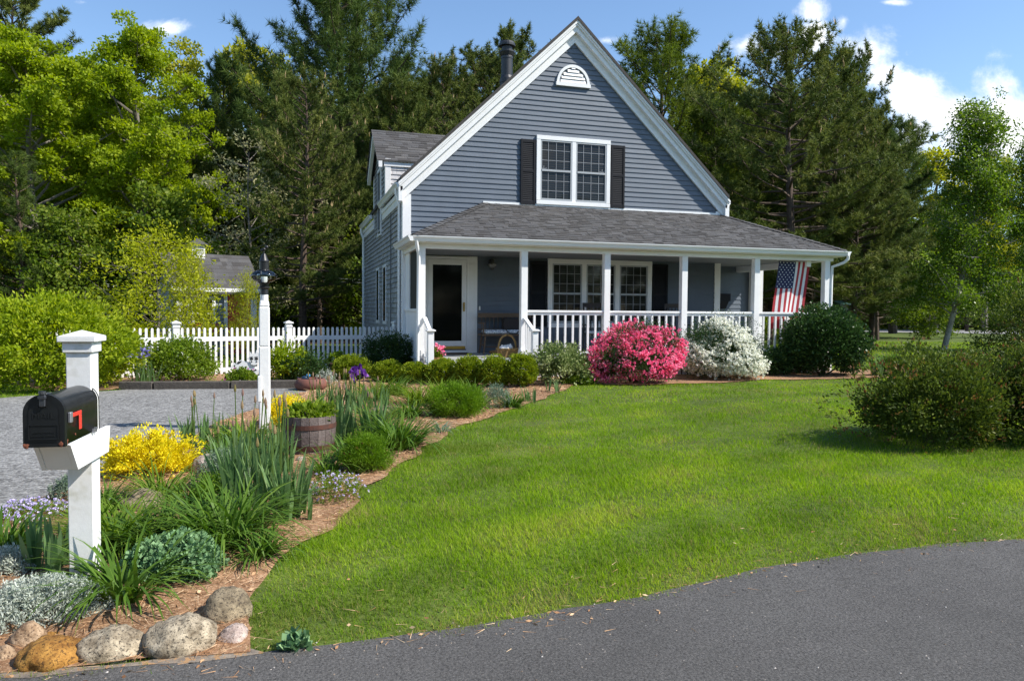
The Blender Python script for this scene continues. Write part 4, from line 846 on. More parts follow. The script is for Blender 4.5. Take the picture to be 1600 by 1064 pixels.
def shrub(name, label, cat, px, py, wpx, hpx, lm, L=.04, ar=.55, lai=3.2, sprays=160, amp=.12, fr=2.5, group=None, flowers=None, up=.35, depth=.9, seed=1, tips=None, sig=.11, pos=None, inner=.55, cap=42000, base=.42, scatter=.06):
    rng = np.random.default_rng(seed); b = G(px, py) if pos is None else np.array(pos); s = dist(b) / FPX
    rx, h = wpx * s / 2, hpx * s; ry = rx * depth; b = b + back(b, ry * .8); b[2] = H(b[0], b[1])
    t = thing(name, b, label, cat, group)
    area = math.pi * (rx + ry) * h * 1.0; n = int(min(cap, lai * area / (L * L * ar * .5))); k = max(4, n // sprays)
    P, D = dome(sprays, rx * .96, ry * .96, h * .96, rng, amp, fr, inner, base); Tc = np.repeat(rng.normal(.5, .17, len(P)), k)
    Q, D2 = spread(P, D, k, sig * (rx + h) * .5, rng); q = Q[:, 2] > .01
    T = np.clip(Tc + rng.normal(0, .14, len(Q)), 0, 1)
    nb = NB(); nb.leaves(Q[q], (D2 * .7 + np.array([0, 0, up]) + rng.normal(0, .6, Q.shape))[q], L * rng.uniform(.6, 1.25, q.sum()), L * ar * rng.uniform(.7, 1.2, q.sum()), rng, T[q])
    m2 = int(n * scatter); P2, D3 = dome(m2, rx * 1.04, ry * 1.04, h * 1.03, rng, amp, fr, .93, base); nb.leaves(P2, D3 + np.array([0, 0, .4]) + rng.normal(0, .4, P2.shape), L, L * ar, rng, rng.uniform(.3, 1, len(P2)))
    obj('foliage', nb, LM[lm], t, local=True)
    st = NB()
    for i in range(9):
        a = rng.uniform(0, 6.3); e = P[rng.integers(len(P))] * .85; st.tube([(.05 * rx * math.cos(a), .05 * rx * math.sin(a), -.03), e * .5 + np.array([0, 0, .02 * h]), e], [.012 * h + .006, .008 * h + .004, .003], 5, cap=False)
    obj('stem', st, LM['stem'], t, local=True)
    if flowers:
        fm, nf, fs, clus = flowers; fb = NB(); P, D = dome(nf, rx * 1.0, ry * 1.0, h * 1.0, np.random.default_rng(seed + 5), amp, fr, .86, base)
        P = P[(lumpy(D, np.random.default_rng(seed + 9), 1, 13) + rng.normal(0, .4, len(P)) > .25) & (rng.random(len(P)) < .3 + .7 * (P[:, 2] > h * .12))]
        D = P - np.array([0, 0, h * base]); D /= np.linalg.norm(D, axis=1)[:, None]
        Tc = np.repeat(np.clip(rng.normal(.5, .2, len(P)), 0, 1), clus * 5)
        C, DD = spread(P, D, clus, fs * 1.2, rng); C, DD = np.repeat(C, 5, 0), np.repeat(DD, 5, 0)
        v = DD * .55 + rng.normal(0, .75, C.shape); fb.leaves(C, v, fs * rng.uniform(.7, 1.2, len(C)), fs * .85, rng, np.clip(Tc + rng.normal(0, .15, len(C)), 0, 1)); obj('blossom', fb, LM[fm], t, local=True)
    if tips:
        tm, nt_ = tips; tb = NB(); P, D = dome(nt_, rx * 1.02, ry * 1.02, h * 1.02, np.random.default_rng(seed + 6), amp, fr, .88, base); C, DD = spread(P, D, 4, L * .5, rng); tb.leaves(C, DD * .5 + np.array([0, 0, .8]) + rng.normal(0, .4, C.shape), L * .9, L * .4, rng, rng.random(len(C))); obj('new_growth', tb, LM[tm], t, local=True)
    return t
def strap(name, label, cat, px, py, wpx, hpx, lm, n=70, w=.018, kind='lily', group=None, seed=1, buds=0, budm='bud', flower=None, spread_=.25, tall=1.0, seg=6):
    if kind == 'lily': n, w, wpx, spread_ = int(n * 1.7), w * 1.12, wpx * 1.12, .42
    rng = np.random.default_rng(seed); b = G(px, py); s = dist(b) / FPX; h, r = hpx * s, wpx * s / 2
    t = thing(name, b + back(b, r * .35), label, cat, group); nb = NB()
    a = rng.uniform(0, 6.3, n); rr = r * spread_ * np.sqrt(rng.random(n)); B = np.stack([rr * np.cos(a), rr * np.sin(a), np.full(n, -.01)], 1)
    if kind == 'lily':
        az = a + rng.normal(0, .5, n); nb.blades(B, az, math.hypot(h, r) * rng.uniform(.75, 1.2, n), w * rng.uniform(.7, 1.2, n), rng.uniform(.08, .6, n), rng.uniform(.9, 2.5, n), rng, np.clip(rng.normal(.5, .2, n), 0, 1), seg=seg, p=2.2)
    else:                                               # stiff fans of sword leaves
        nf = max(1, n // 6); fa = rng.uniform(0, 6.3, nf); fr_ = r * .8 * np.sqrt(rng.random(nf)); fx = np.stack([fr_ * np.cos(fa), fr_ * np.sin(fa)], 1); pl = rng.uniform(0, 6.3, nf)
        k = np.arange(n) % nf; off = rng.normal(0, 1, n); off = np.clip(off, -1.6, 1.6)
        B = np.stack([fx[k, 0] + off * .018 * np.cos(pl[k]), fx[k, 1] + off * .018 * np.sin(pl[k]), np.full(n, -.01)], 1)
        nb.blades(B, np.where(off > 0, pl[k], pl[k] + math.pi), h * rng.uniform(.6, 1.02, n), w * rng.uniform(.75, 1.2, n), np.abs(off) * .16, np.abs(rng.normal(0, .22, n)) + (rng.random(n) < .08) * .9, rng, np.clip(rng.normal(.5, .2, n), 0, 1), seg=5, p=3.2)
    obj('leaf_clump', nb, LM[lm], t, local=True)
    if buds:
        for i in range(buds):
            sb, bb, fl = NB(), NB(), NB()
            a = rng.uniform(0, 6.3); q = r * .75 * math.sqrt(rng.random()); x, y = q * math.cos(a), q * math.sin(a); hh = h * tall * rng.uniform(.82, 1.12); lx, ly = rng.normal(0, .07, 2) * hh
            sb.tube([(x, y, 0), (x + lx * .4, y + ly * .4, hh * .5), (x + lx, y + ly, hh)], [.006, .005, .004], 5, T=.3 + .5 * rng.random(), cap=False)
            st = obj('stalk', sb, LM['gstem'], t, local=True); top = np.array([x + lx, y + ly, hh])
            if flower and rng.random() < flower[1]:
                c = top + (0, 0, .02); u = dirs(22, rng); u[:, 2] = np.where(np.arange(22) < 11, np.abs(u[:, 2]) + .7, -np.abs(u[:, 2]) - .15); fl.leaves(np.repeat(c[None], 22, 0) + rng.normal(0, .012, (22, 3)), u, .07, .055, rng, rng.random(22)); obj('flower', fl, LM[flower[0]], st, local=True)
            else:
                bb.lathe([(.002, -.012), (.009, .0), (.011, .02), (.007, .042), (.0015, .06)], top, 6, T=rng.random()); obj('bud', bb, LM[budm], st, local=True)
    return t
def matplant(name, label, cat, px, py, wpx, hpx, lm, n=3000, L=.02, ar=.4, flower=None, group=None, seed=1, depth=.8, up=1.0, sprigs=True):
    rng = np.random.default_rng(seed); b = G(px, py); s = dist(b) / FPX; rx, h = wpx * s / 2, hpx * s; ry = rx * depth
    b = b + back(b, ry * .8); t = thing(name, b, label, cat, group); nb = NB()
    k = n // 7; a = rng.uniform(0, 6.3, k); r = np.sqrt(rng.random(k)); x, y = rx * r * np.cos(a), ry * r * np.sin(a); edge = 1 + .12 * np.sin(a * 3 + seed) + .08 * np.sin(a * 7 + 2); x, y = x * edge, y * edge
    z = h * np.sqrt(np.maximum(0, 1 - r ** 2.2)) * rng.uniform(.55, 1.05, k)
    ax = np.stack([x / rx * .5, y / ry * .5, np.ones(k)], 1) + rng.normal(0, .25, (k, 3)); ax /= np.linalg.norm(ax, axis=1)[:, None]
    P = np.stack([x, y, z], 1); u = np.tile(np.linspace(-1, 0, 7), k)[:, None] * L * 2.2
    Q = np.repeat(P, 7, 0) + np.repeat(ax, 7, 0) * u; nb.leaves(Q, np.repeat(ax, 7, 0) * .8 * up + dirs(len(Q), rng), L * rng.uniform(.7, 1.2, len(Q)), L * ar, rng, np.clip(np.repeat(rng.normal(.5, .18, k), 7) + rng.normal(0, .12, len(Q)), 0, 1))
    obj('foliage', nb, LM[lm], t, local=True)
    if flower:
        fm, nf, fs = flower; i = rng.integers(0, k, nf); c = np.repeat(P[i] + ax[i] * L * .5, 5, 0); fb = NB(); fb.leaves(c, dirs(len(c), rng) * .8 + np.array([0, -.1, .55]), fs, fs * .8, rng, np.repeat(rng.random(nf), 5)); obj('flower', fb, LM[fm], t, local=True)
    return t
def rock(label, px, py, wpx, hpx, cols, seed, depth=.8, amp=.10, fr=1.5, cat='rock', group='rocks in the flower bed'):
    rng = np.random.default_rng(seed); b = G(px, py); s = dist(b) / FPX; r, h = wpx * s / 2, hpx * s
    b = b + back(b, r * .6)
    m = noise_mat('rock_stone_%d' % seed, cols[0], cols[1], 16, fleck=cols[2], fs=95, ft=.54, fw=.06, fa=.85, rough=.9, bump=1.0, bs=34, big=.45)
    nb = NB(); nb.blob((0, 0, h * .22), (r, r * depth, h * .60), rng, 40, 26, amp, fr)
    o = obj('rock', nb, m, None, smooth=True); V = np.empty(len(o.data.vertices) * 3); o.data.vertices.foreach_get('co', V); V = V.reshape(-1, 3); r2 = np.random.default_rng(seed + 3); D = V / np.linalg.norm(V, axis=1)[:, None]
    V *= (1 + .03 * (lumpy(D, r2, 1, 6) - 1) + .018 * (lumpy(D, r2, 1, 15) - 1))[:, None]; o.data.vertices.foreach_set('co', V.ravel()); o.data.update()
    o.location = tuple(b); return prop(o, label, cat, group)

GREY = ((.11, .085, .055), (.36, .29, .19), (.05, .042, .034)); TAN = ((.22, .13, .07), (.52, .38, .25), (.10, .06, .04)); ORANGE = ((.17, .07, .014), (.44, .23, .055), (.06, .032, .014)); PALE = ((.30, .22, .19), (.58, .48, .42), (.15, .11, .09)); SPECK = ((.15, .115, .075), (.52, .44, .32), (.045, .038, .03))
rock('long orange brown rock at the road edge', 80, 1046, 108, 54, ORANGE, 21)
rock('small tan pink rock resting behind the orange one', 42, 1012, 48, 42, TAN, 22)
rock('grey speckled rock sloping to the right, beside the orange one', 178, 1034, 92, 48, SPECK, 23, amp=.14)
rock('largest pale speckled boulder of the row at the road edge', 283, 1026, 114, 64, SPECK, 24, amp=.07)
rock('rounded brown grey boulder against the lawn', 358, 974, 76, 56, GREY, 25, amp=.08)
rock('small whitish pink rock at the lawn corner', 365, 1006, 48, 28, PALE, 26)
rock('flat brown stone half buried between the two tan rocks', 78, 1002, 34, 12, ORANGE, 27)
rock('small pale rock at the left edge below the silver plant', 2, 1036, 30, 30, TAN, 36)
rock('pale pink rock beside the creeping phlox behind the golden shrub', 326, 742, 46, 40, PALE, 28)
rock('grey rock half hidden among the daylilies behind the sedum', 226, 800, 66, 36, GREY, 29)
rock('flat grey rock near the purple irises', 600, 652, 48, 22, GREY, 30)
rock('little white stone at the foot of the barrel', 470, 722, 16, 10, PALE, 31)

# front of the bed
matplant('snow_in_summer_plant', 'wide mat of silvery white foliage around the mailbox post', 'silver plant', 62, 984, 205, 68, 'silver', n=15000, L=.021, ar=.3, seed=2, depth=.62)
matplant('snow_in_summer_plant', 'small silvery plant behind the mat, at the left edge', 'silver plant', 14, 905, 66, 46, 'silver', n=3500, L=.022, ar=.3, seed=3)
strap('daylily', 'arching dark green daylily in front of the mailbox post', 'daylily', 196, 946, 176, 96, 'lily', n=95, w=.017, seed=3)
matplant('stonecrop', 'rounded blue green stonecrop mound beside the mailbox post', 'stonecrop', 276, 912, 156, 66, 'sedum', n=10500, L=.027, ar=.9, seed=4, depth=.8, up=.8)
strap('iris', 'broad leaved iris left of the mailbox post', 'iris', 80, 905, 110, 110, 'iris', n=34, w=.036, kind='iris', seed=5)
strap('daylily', 'daylily clump at the left edge of the photograph', 'daylily', 10, 868, 110, 76, 'lily', n=80, w=.017, seed=6)
strap('daylily', 'daylily behind the mailbox post on its right', 'daylily', 178, 868, 115, 110, 'lily2', n=90, w=.015, seed=7)
matplant('phlox', 'pale lavender phlox mat beside the gravel drive', 'phlox', 52, 822, 125, 34, 'fresh', n=3600, L=.016, flower=('lav', 420, .015), seed=8)
strap('daylily', 'upright dark daylily behind the stonecrop', 'daylily', 248, 872, 110, 100, 'lily', n=100, w=.015, seed=9)
strap('daylily', 'large daylily with long drooping blades behind the stonecrop on its right', 'daylily', 352, 862, 170, 112, 'lily', n=120, w=.017, seed=10)
strap('daylily', 'low daylily at the lawn side below the big iris', 'daylily', 405, 878, 88, 66, 'lily', n=70, w=.013, seed=12)
strap('iris', 'tall iris fans with buds at the lawn side of the clump', 'iris', 448, 815, 90, 112, 'iris', n=66, w=.032, kind='iris', seed=13, buds=4, tall=1.3)
strap('iris', 'tall bluish iris fans in the middle of the front bed', 'iris', 400, 792, 120, 118, 'iris', n=120, w=.028, kind='iris', seed=14, buds=6, tall=1.35)
strap('iris', 'tall iris fans with buds just in front of the lamp post', 'iris', 412, 742, 120, 92, 'iris', n=100, w=.03, kind='iris', seed=15, buds=9, tall=1.3)
strap('iris', 'iris fans at the lower left of the tall iris group', 'iris', 365, 760, 80, 84, 'iris', n=48, w=.026, kind='iris', seed=16, buds=4)
strap('iris', 'dark iris clump with tall budded stalks by the gravel', 'iris', 318, 702, 95, 60, 'iris', n=62, w=.03, kind='iris', seed=17, buds=7, tall=1.25)
strap('iris', 'small single iris fan at the edge of the lawn', 'iris', 478, 818, 26, 56, 'iris', n=10, w=.026, kind='iris', seed=18)
shrub('golden_shrub', 'low golden yellow shrub beside the mailbox post', 'golden shrub', 236, 752, 146, 64, 'yellow', L=.026, ar=.55, sprays=230, amp=.2, fr=4, seed=19, sig=.06, up=.9, scatter=.12)
strap('daylily', 'bright fine daylily in front of the golden shrub', 'daylily', 252, 788, 110, 62, 'lily2', n=90, w=.013, seed=20)
strap('daylily', 'daylily between the golden shrub and the mailbox post', 'daylily', 166, 800, 70, 62, 'lily', n=60, w=.014, seed=21)
matplant('sage_plant', 'grey green feathery plant in front of the pink rock', 'herb', 350, 770, 90, 66, 'sage', n=3600, L=.032, ar=.22, seed=22)
matplant('phlox', 'magenta creeping phlox beside the pale pink rock', 'phlox', 318, 716, 44, 10, 'fresh', n=900, L=.014, flower=('mag', 110, .014), seed=23)
matplant('herb_plant', 'grey green sprawling herb beside the drive behind the mailbox', 'herb', 108, 786, 60, 44, 'sage', n=2000, L=.022, seed=24)
matplant('phlox', 'pale phlox in bloom along the lawn edge', 'phlox', 524, 790, 102, 46, 'fresh', n=4200, L=.018, ar=.3, flower=('lav', 170, .013), seed=25)
strap('daylily', 'small dark plant between barrel and pale phlox', 'daylily', 512, 745, 80, 52, 'lily', n=60, w=.012, seed=26)
shrub('feathery_plant', 'bright green feathery mound right of the barrel', 'perennial', 574, 744, 74, 58, 'feather', L=.030, ar=.16, sprays=150, seed=27, lai=3.0, flowers=('redtip', 16, .016, 2), up=.8)
strap('iris', 'broad leaved iris with pale buds right of the barrel', 'iris', 556, 698, 110, 84, 'iris', n=80, w=.036, kind='iris', seed=28, buds=10)
strap('daylily', 'large glossy daylily beside the lawn right of the barrel', 'daylily', 626, 706, 104, 66, 'lily', n=130, w=.019, seed=29)
shrub('spurge', 'light green upright mound beside the lawn in front of the steps', 'perennial', 712, 656, 84, 50, 'feather', L=.034, ar=.22, sprays=140, seed=30, up=1.1)
strap('daylily', 'daylily left of the light green mound', 'daylily', 655, 636, 66, 42, 'lily2', n=90, w=.018, seed=31)
strap('daylily', 'dark daylily behind the flat grey rock', 'daylily', 616, 620, 70, 32, 'lily', n=90, w=.017, seed=32)
strap('iris', 'purple flowering irises in the middle of the bed', 'iris', 570, 646, 100, 50, 'iris', n=90, w=.026, kind='iris', seed=33, buds=12, flower=('purp', .3), tall=1.2)
strap('iris', 'pale budded irises behind the barrel', 'iris', 522, 640, 90, 44, 'iris', n=90, w=.024, kind='iris', seed=34, buds=22, tall=1.15)
strap('daylily', 'tall grassy daylily below the second boxwood ball', 'daylily', 690, 626, 66, 36, 'lily2', n=90, w=.016, seed=35)
strap('daylily', 'fine bladed plant in front of the row of boxwoods', 'daylily', 738, 626, 60, 32, 'lily', n=90, w=.014, seed=36)
matplant('sage_plant', 'dusky green plant at the lawn corner by the handrail', 'herb', 776, 640, 60, 40, 'sage', n=2600, L=.035, ar=.25, seed=37)
strap('iris', 'short bluish iris at the lawn tip of the bed', 'iris', 822, 630, 44, 30, 'iris', n=40, w=.025, kind='iris', seed=38)
strap('iris', 'tiny grey green iris in front of the variegated shrub', 'iris', 866, 614, 24, 26, 'iris', n=18, w=.022, kind='iris', seed=39)
strap('daylily', 'thin pale clump at the lawn edge below the large daylily', 'daylily', 690, 678, 34, 26, 'sage', n=30, w=.012, seed=40)
matplant('lambs_ear', 'silvery spiked plant beside the clay bowl', 'silver plant', 510, 606, 36, 30, 'silver', n=900, L=.035, ar=.3, seed=41)
shrub('yellow_azalea', 'golden shrub behind the barrel planter', 'golden shrub', 452, 668, 70, 44, 'yellow', L=.03, ar=.4, sprays=140, seed=42, up=1.0)
matplant('cress_plant', 'small leafy green weed at the corner of lawn and road', 'weed', 462, 1022, 40, 26, 'sedum', n=260, L=.05, ar=.7, seed=43)
strap('daylily', 'grassy clump under the tall iris group on its left', 'daylily', 300, 800, 80, 70, 'lily', n=70, w=.013, seed=44)
matplant('sage_plant', 'fine green plant filling between the irises and the low daylily', 'herb', 330, 800, 70, 60, 'feather', n=2200, L=.03, ar=.2, seed=45)
strap('daylily', 'slim grassy plant left of the barrel', 'daylily', 455, 700, 40, 60, 'lily2', n=40, w=.014, seed=46)
for i, (px, py, w, h, k, lb) in enumerate(((205, 850, 90, 84, 'lily2', 'daylily tucked between the grey rock and the mailbox post'), (300, 850, 100, 92, 'lily', 'daylily between the two dark daylilies behind the stonecrop'), (380, 835, 110, 84, 'lily', 'daylily at the foot of the tall bluish iris fans'), (150, 848, 70, 84, 'lily2', 'narrow bladed daylily right beside the mailbox post'),
        (600, 690, 70, 50, 'lily', 'daylily behind the large glossy daylily'), (585, 672, 70, 44, 'lily2', 'daylily just below the flat grey rock'), (545, 720, 60, 40, 'lily', 'low daylily at the right foot of the barrel'), (735, 645, 60, 38, 'lily', 'dark daylily right of the light green mound'), (640, 655, 60, 40, 'lily', 'small daylily above the large glossy one'),
        (800, 638, 44, 26, 'lily', 'narrow plant in front of the tallest boxwood'), (585, 628, 70, 40, 'lily2', 'daylily among the purple irises'), (480, 650, 60, 40, 'lily2', 'daylily left of the pale budded irises'), (385, 700, 80, 60, 'lily2', 'daylily left of the lamp post'), (350, 720, 70, 56, 'lily', 'daylily between the dark iris clump and the lamp post'))):
    strap('daylily', lb, 'daylily', px, py, w, h, k, n=85, w=.015 if py > 700 else .018, seed=300 + i)
# boxwoods and shrubs along the porch
BX = [(550, 594, 62, 34, 'leftmost boxwood ball, half hidden by irises'), (606, 598, 52, 30, 'low yellowish boxwood ball near the handrail'), (648, 600, 50, 30, 'boxwood ball below the left newel post'), (691, 602, 56, 36, 'boxwood ball in front of the flower pot'), (733, 604, 50, 42, 'boxwood ball in front of the middle of the steps'), (773, 606, 52, 44, 'round boxwood ball left of the right newel post'), (814, 606, 52, 48, 'tallest boxwood ball, at the right newel post')]
for i, (x, y, w, h, lb) in enumerate(BX):
    shrub('boxwood', lb, 'boxwood', x, y + 1, w * .98, h * 1.14, 'box', L=.028, ar=.65, sprays=520, amp=.06, fr=5, group='clipped boxwood balls in front of the steps', seed=50 + i, sig=.045, inner=.6, cap=20000, lai=6.5, up=.3)
shrub('variegated_shrub', 'light green shrub with cream leaves left of the pink azalea', 'shrub', 880, 604, 96, 58, 'vari', L=.055, ar=.55, sprays=90, amp=.2, seed=60, up=.5)
shrub('low_plant', 'low green ground plant below the cream leaved shrub', 'perennial', 905, 602, 56, 16, 'fresh', L=.04, sprays=40, seed=61)
shrub('azalea', 'bright pink flowering azalea in front of the porch', 'azalea', 990, 601, 152, 92, 'dark', L=.035, ar=.5, sprays=150, amp=.15, fr=2.6, seed=62, lai=1.8, flowers=('pink', 1400, .042, 4), depth=.65, inner=.5)
shrub('azalea', 'white flowering azalea in front of the porch', 'azalea', 1124, 595, 146, 88, 'dark', L=.035, ar=.5, sprays=150, amp=.16, fr=2.6, seed=63, lai=1.7, flowers=('whitef', 2200, .042, 4), depth=.65, inner=.5)
shrub('viburnum', 'dark green rounded shrub at the right corner of the porch', 'shrub', 1286, 590, 134, 112, 'dark', L=.065, ar=.7, sprays=300, amp=.05, fr=2.2, seed=64, lai=3.8, inner=.65, sig=.08)
shrub('low_plant', 'small dark shrub between white azalea and viburnum', 'shrub', 1212, 588, 50, 40, 'dark', L=.06, ar=.6, sprays=60, seed=65)
strap('iris', 'bluish iris clump right of the dark viburnum', 'iris', 1372, 588, 44, 40, 'iris', n=50, w=.04, kind='iris', seed=66)
shrub('low_plant', 'low green plants right of the iris clump', 'perennial', 1400, 588, 50, 28, 'lily', L=.08, ar=.2, sprays=50, seed=67, up=.8)
shrub('low_hedge', 'low green hedge seen through the right end of the railing', 'hedge', 1222, 560, 60, 26, 'fresh', L=.05, sprays=80, seed=68, pos=(11.2, 1.6, GZ), base=.5)
shrub('dark_shrub', 'dark evergreen shrub at the house corner beside the fence post', 'shrub', 612, 588, 84, 66, 'dark', L=.045, ar=.6, sprays=170, amp=.14, seed=69, lai=3.0, tips=('fresh', 60), depth=.5)
# along the fence
shrub('burning_bush', 'very large yellow green rounded bush left of the drive', 'bush', 84, 614, 276, 158, 'yg', L=.075, ar=.5, sprays=640, amp=.10, fr=3.2, seed=70, lai=3.0, sig=.042, inner=.70, up=.1, cap=60000, depth=.9)
shrub('fence_shrub', 'yellow green shrub in front of the fence left of the cow', 'shrub', 284, 598, 104, 66, 'fresh', L=.06, ar=.6, sprays=170, amp=.15, seed=71, lai=2.6)
strap('iris', 'blue flowering iris left of the fence shrub', 'iris', 222, 604, 46, 50, 'iris', n=40, w=.03, kind='iris', seed=72, buds=9, flower=('blue', .95), tall=1.1)
matplant('cranesbill', 'low geranium mound in front of the cow cutout', 'geranium', 378, 602, 58, 26, 'fresh', n=2600, L=.04, ar=.8, flower=('mag', 14, .03), seed=73)
shrub('fence_shrub', 'bright green loose shrub right of the lamp post', 'shrub', 446, 596, 56, 56, 'yg', L=.06, ar=.6, sprays=110, amp=.2, seed=74, lai=2.2)
shrub('fence_shrub', 'dark green shrub by the middle fence post', 'shrub', 474, 596, 76, 44, 'dark', L=.055, ar=.6, sprays=120, amp=.15, seed=75, lai=2.6)
matplant('grass_tuft', 'small grassy tuft between fence shrub and geranium', 'grass tuft', 330, 602, 24, 10, 'feather', n=260, L=.05, ar=.12, seed=76)
matplant('grass_tuft', 'small leafy tuft right of the lamp post', 'grass tuft', 432, 604, 30, 9, 'fresh', n=260, L=.04, ar=.5, seed=77)
# right foreground
shrub('spirea', 'large reddish tipped green spirea casting a shadow on the lawn', 'bush', 1462, 706, 300, 152, 'spirea', L=.048, ar=.42, sprays=420, amp=.22, fr=3.6, seed=80, lai=2.5, tips=('redtip', 210), sig=.07, inner=.45, up=.5, cap=52000, depth=.7)
shrub('spirea', 'second spirea cut off by the right edge, behind the larger one', 'bush', 1640, 698, 250, 160, 'spirea', L=.048, ar=.42, sprays=320, amp=.22, fr=3.6, seed=82, lai=2.5, tips=('redtip', 200), sig=.075, inner=.45, up=.5, cap=40000, depth=.8)
shrub('barberry', 'taller dark bush at the right edge behind the spirea', 'bush', 1600, 632, 120, 190, 'spirea', L=.05, ar=.5, sprays=170, amp=.3, fr=3, seed=81, lai=1.5, tips=('redtip', 160), sig=.09)

# ------------------------------------------------------------------ garden and porch things
def barrel():
    b = G(483, 713); s = dist(b) / FPX; b = b + back(b, .25); t = thing('half_barrel_planter', b, 'weathered half barrel planter with rusty hoops', 'planter')
    h = 58 * s * 1.03; R0, R1 = .228, .255; R = lambda z: R0 + (R1 - R0) * (z / h) + .012 * math.sin(math.pi * z / h)
    q = NB(); n = 20; r = np.random.default_rng(2)
    for i in range(n):
        a0, a1 = i * 2 * math.pi / n + .008, (i + 1) * 2 * math.pi / n - .008; zs = np.linspace(0, h, 5)
        O = [[(R(z) * math.cos(a), R(z) * math.sin(a), z) for a in (a0, a1)] for z in zs]; I = [((R(h) - .025) * math.cos(a), (R(h) - .025) * math.sin(a), h) for a in (a0, a1)]; I2 = [((R0) * math.cos(a), R0 * math.sin(a), h - .06) for a in (a0, a1)]
        V = [p for row in O for p in row] + I + I2; q.add(V, [[2 * k, 2 * k + 1, 2 * k + 3, 2 * k + 2] for k in range(6)], r.beta(2, 2))
    obj('staves', q, mat('barrel_stave', (.075, .055, .05), .8, tone=True, col2=[(.12, .092, .085), (.165, .13, .12)], var=.25, scale=30, bump=.3, bscale=60), t, local=True)
    q = NB()
    for z in (h * .13, h * .68): q.lathe([(R(z) + .004, z), (R(z + .045) + .004, z + .045)], n=40)
    obj('hoop', q, mat('rusty_hoop', (.11, .035, .02), .7, col2=(.055, .028, .022), scale=14), t, local=True)
    q = NB(); q.lathe([(R(h) - .03, h - .04), (0, h - .03)], n=20); obj('soil', q, M['mulch'], t, local=True)
    return b, h
bb, bh_ = barrel()
shrub('potted_plant', 'leafy green plant growing in the half barrel', 'potted plant', 0, 0, 76, 24, 'fresh', L=.05, ar=.55, sprays=70, seed=90, pos=tuple(bb), up=.6)
for o in COL.objects:
    if o.name == 'potted_plant': o.location = tuple(bb + np.array([0, 0, bh_ - .05]))
def bowl():
    b = G(486, 612); b = b + back(b, .25); t = thing('clay_bowl', b, 'wide reddish clay bowl standing in the flower bed', 'bowl')
    q = NB(); q.lathe([(.0, 0), (.2, 0), (.25, .04), (.275, .11), (.24, .17), (.215, .2), (.20, .2), (.22, .15), (.2, .1), (.0, .09)], n=28); obj('bowl', q, mat('terracotta_red', (.22, .075, .045), .75, col2=(.11, .05, .04), scale=9), t, local=True, smooth=True)
    q = NB(); q.lathe([(.205, .165), (0, .165)], n=20); obj('water', q, M['glass'], t, local=True)
    t = thing('blue_bird_ornament', b + np.array([-.10, -.10, .16]), 'small blue bird ornament perched on the clay bowl', 'ornament'); q = NB(); r = np.random.default_rng(1); q.blob((0, 0, .05), (.06, .04, .045), r, 12, 8, .0); obj('body', q, mat('dark_blue', (.012, .03, .06), .3), t, local=True, smooth=True)
    q = NB(); q.blob((.05, -.01, .095), (.035, .03, .03), r, 12, 8, .0); q.lathe([(.01, 0), (0, .03)], (.08, -.01, .09), 6); obj('head', q, mat('bright_blue', (.02, .20, .42), .3), t, local=True, smooth=True)
    q = NB(); q.prism([(-.05, -.01, .05), (-.12, -.02, .075), (-.12, .02, .075), (-.05, .01, .05)], (0, 0, -.012)); obj('tail', q, bpy.data.materials['dark_blue'], t, local=True)
    b = G(524, 590); t = thing('planter_box', b, 'small dark brown square planter box beside the boxwoods', 'planter'); q = NB(); q.hexa([(-.12, -.12, 0), (.12, -.12, 0), (.12, .12, 0), (-.12, .12, 0), (-.15, -.15, .3), (.15, -.15, .3), (.15, .15, .3), (-.15, .15, .3)]); q.box(-.165, .165, -.165, .165, .27, .31); obj('box', q, mat('brown_planter', (.06, .035, .025), .6), t, local=True)
    shrub('potted_plant', 'green seedling plant in the brown planter box', 'potted plant', 0, 0, 30, 16, 'fresh', L=.05, sprays=24, seed=91, pos=tuple(b - back(b, .16)))
    for o in COL.objects:
        if o.name == 'potted_plant.001': o.location = tuple(b + np.array([0, 0, .29]))
bowl()
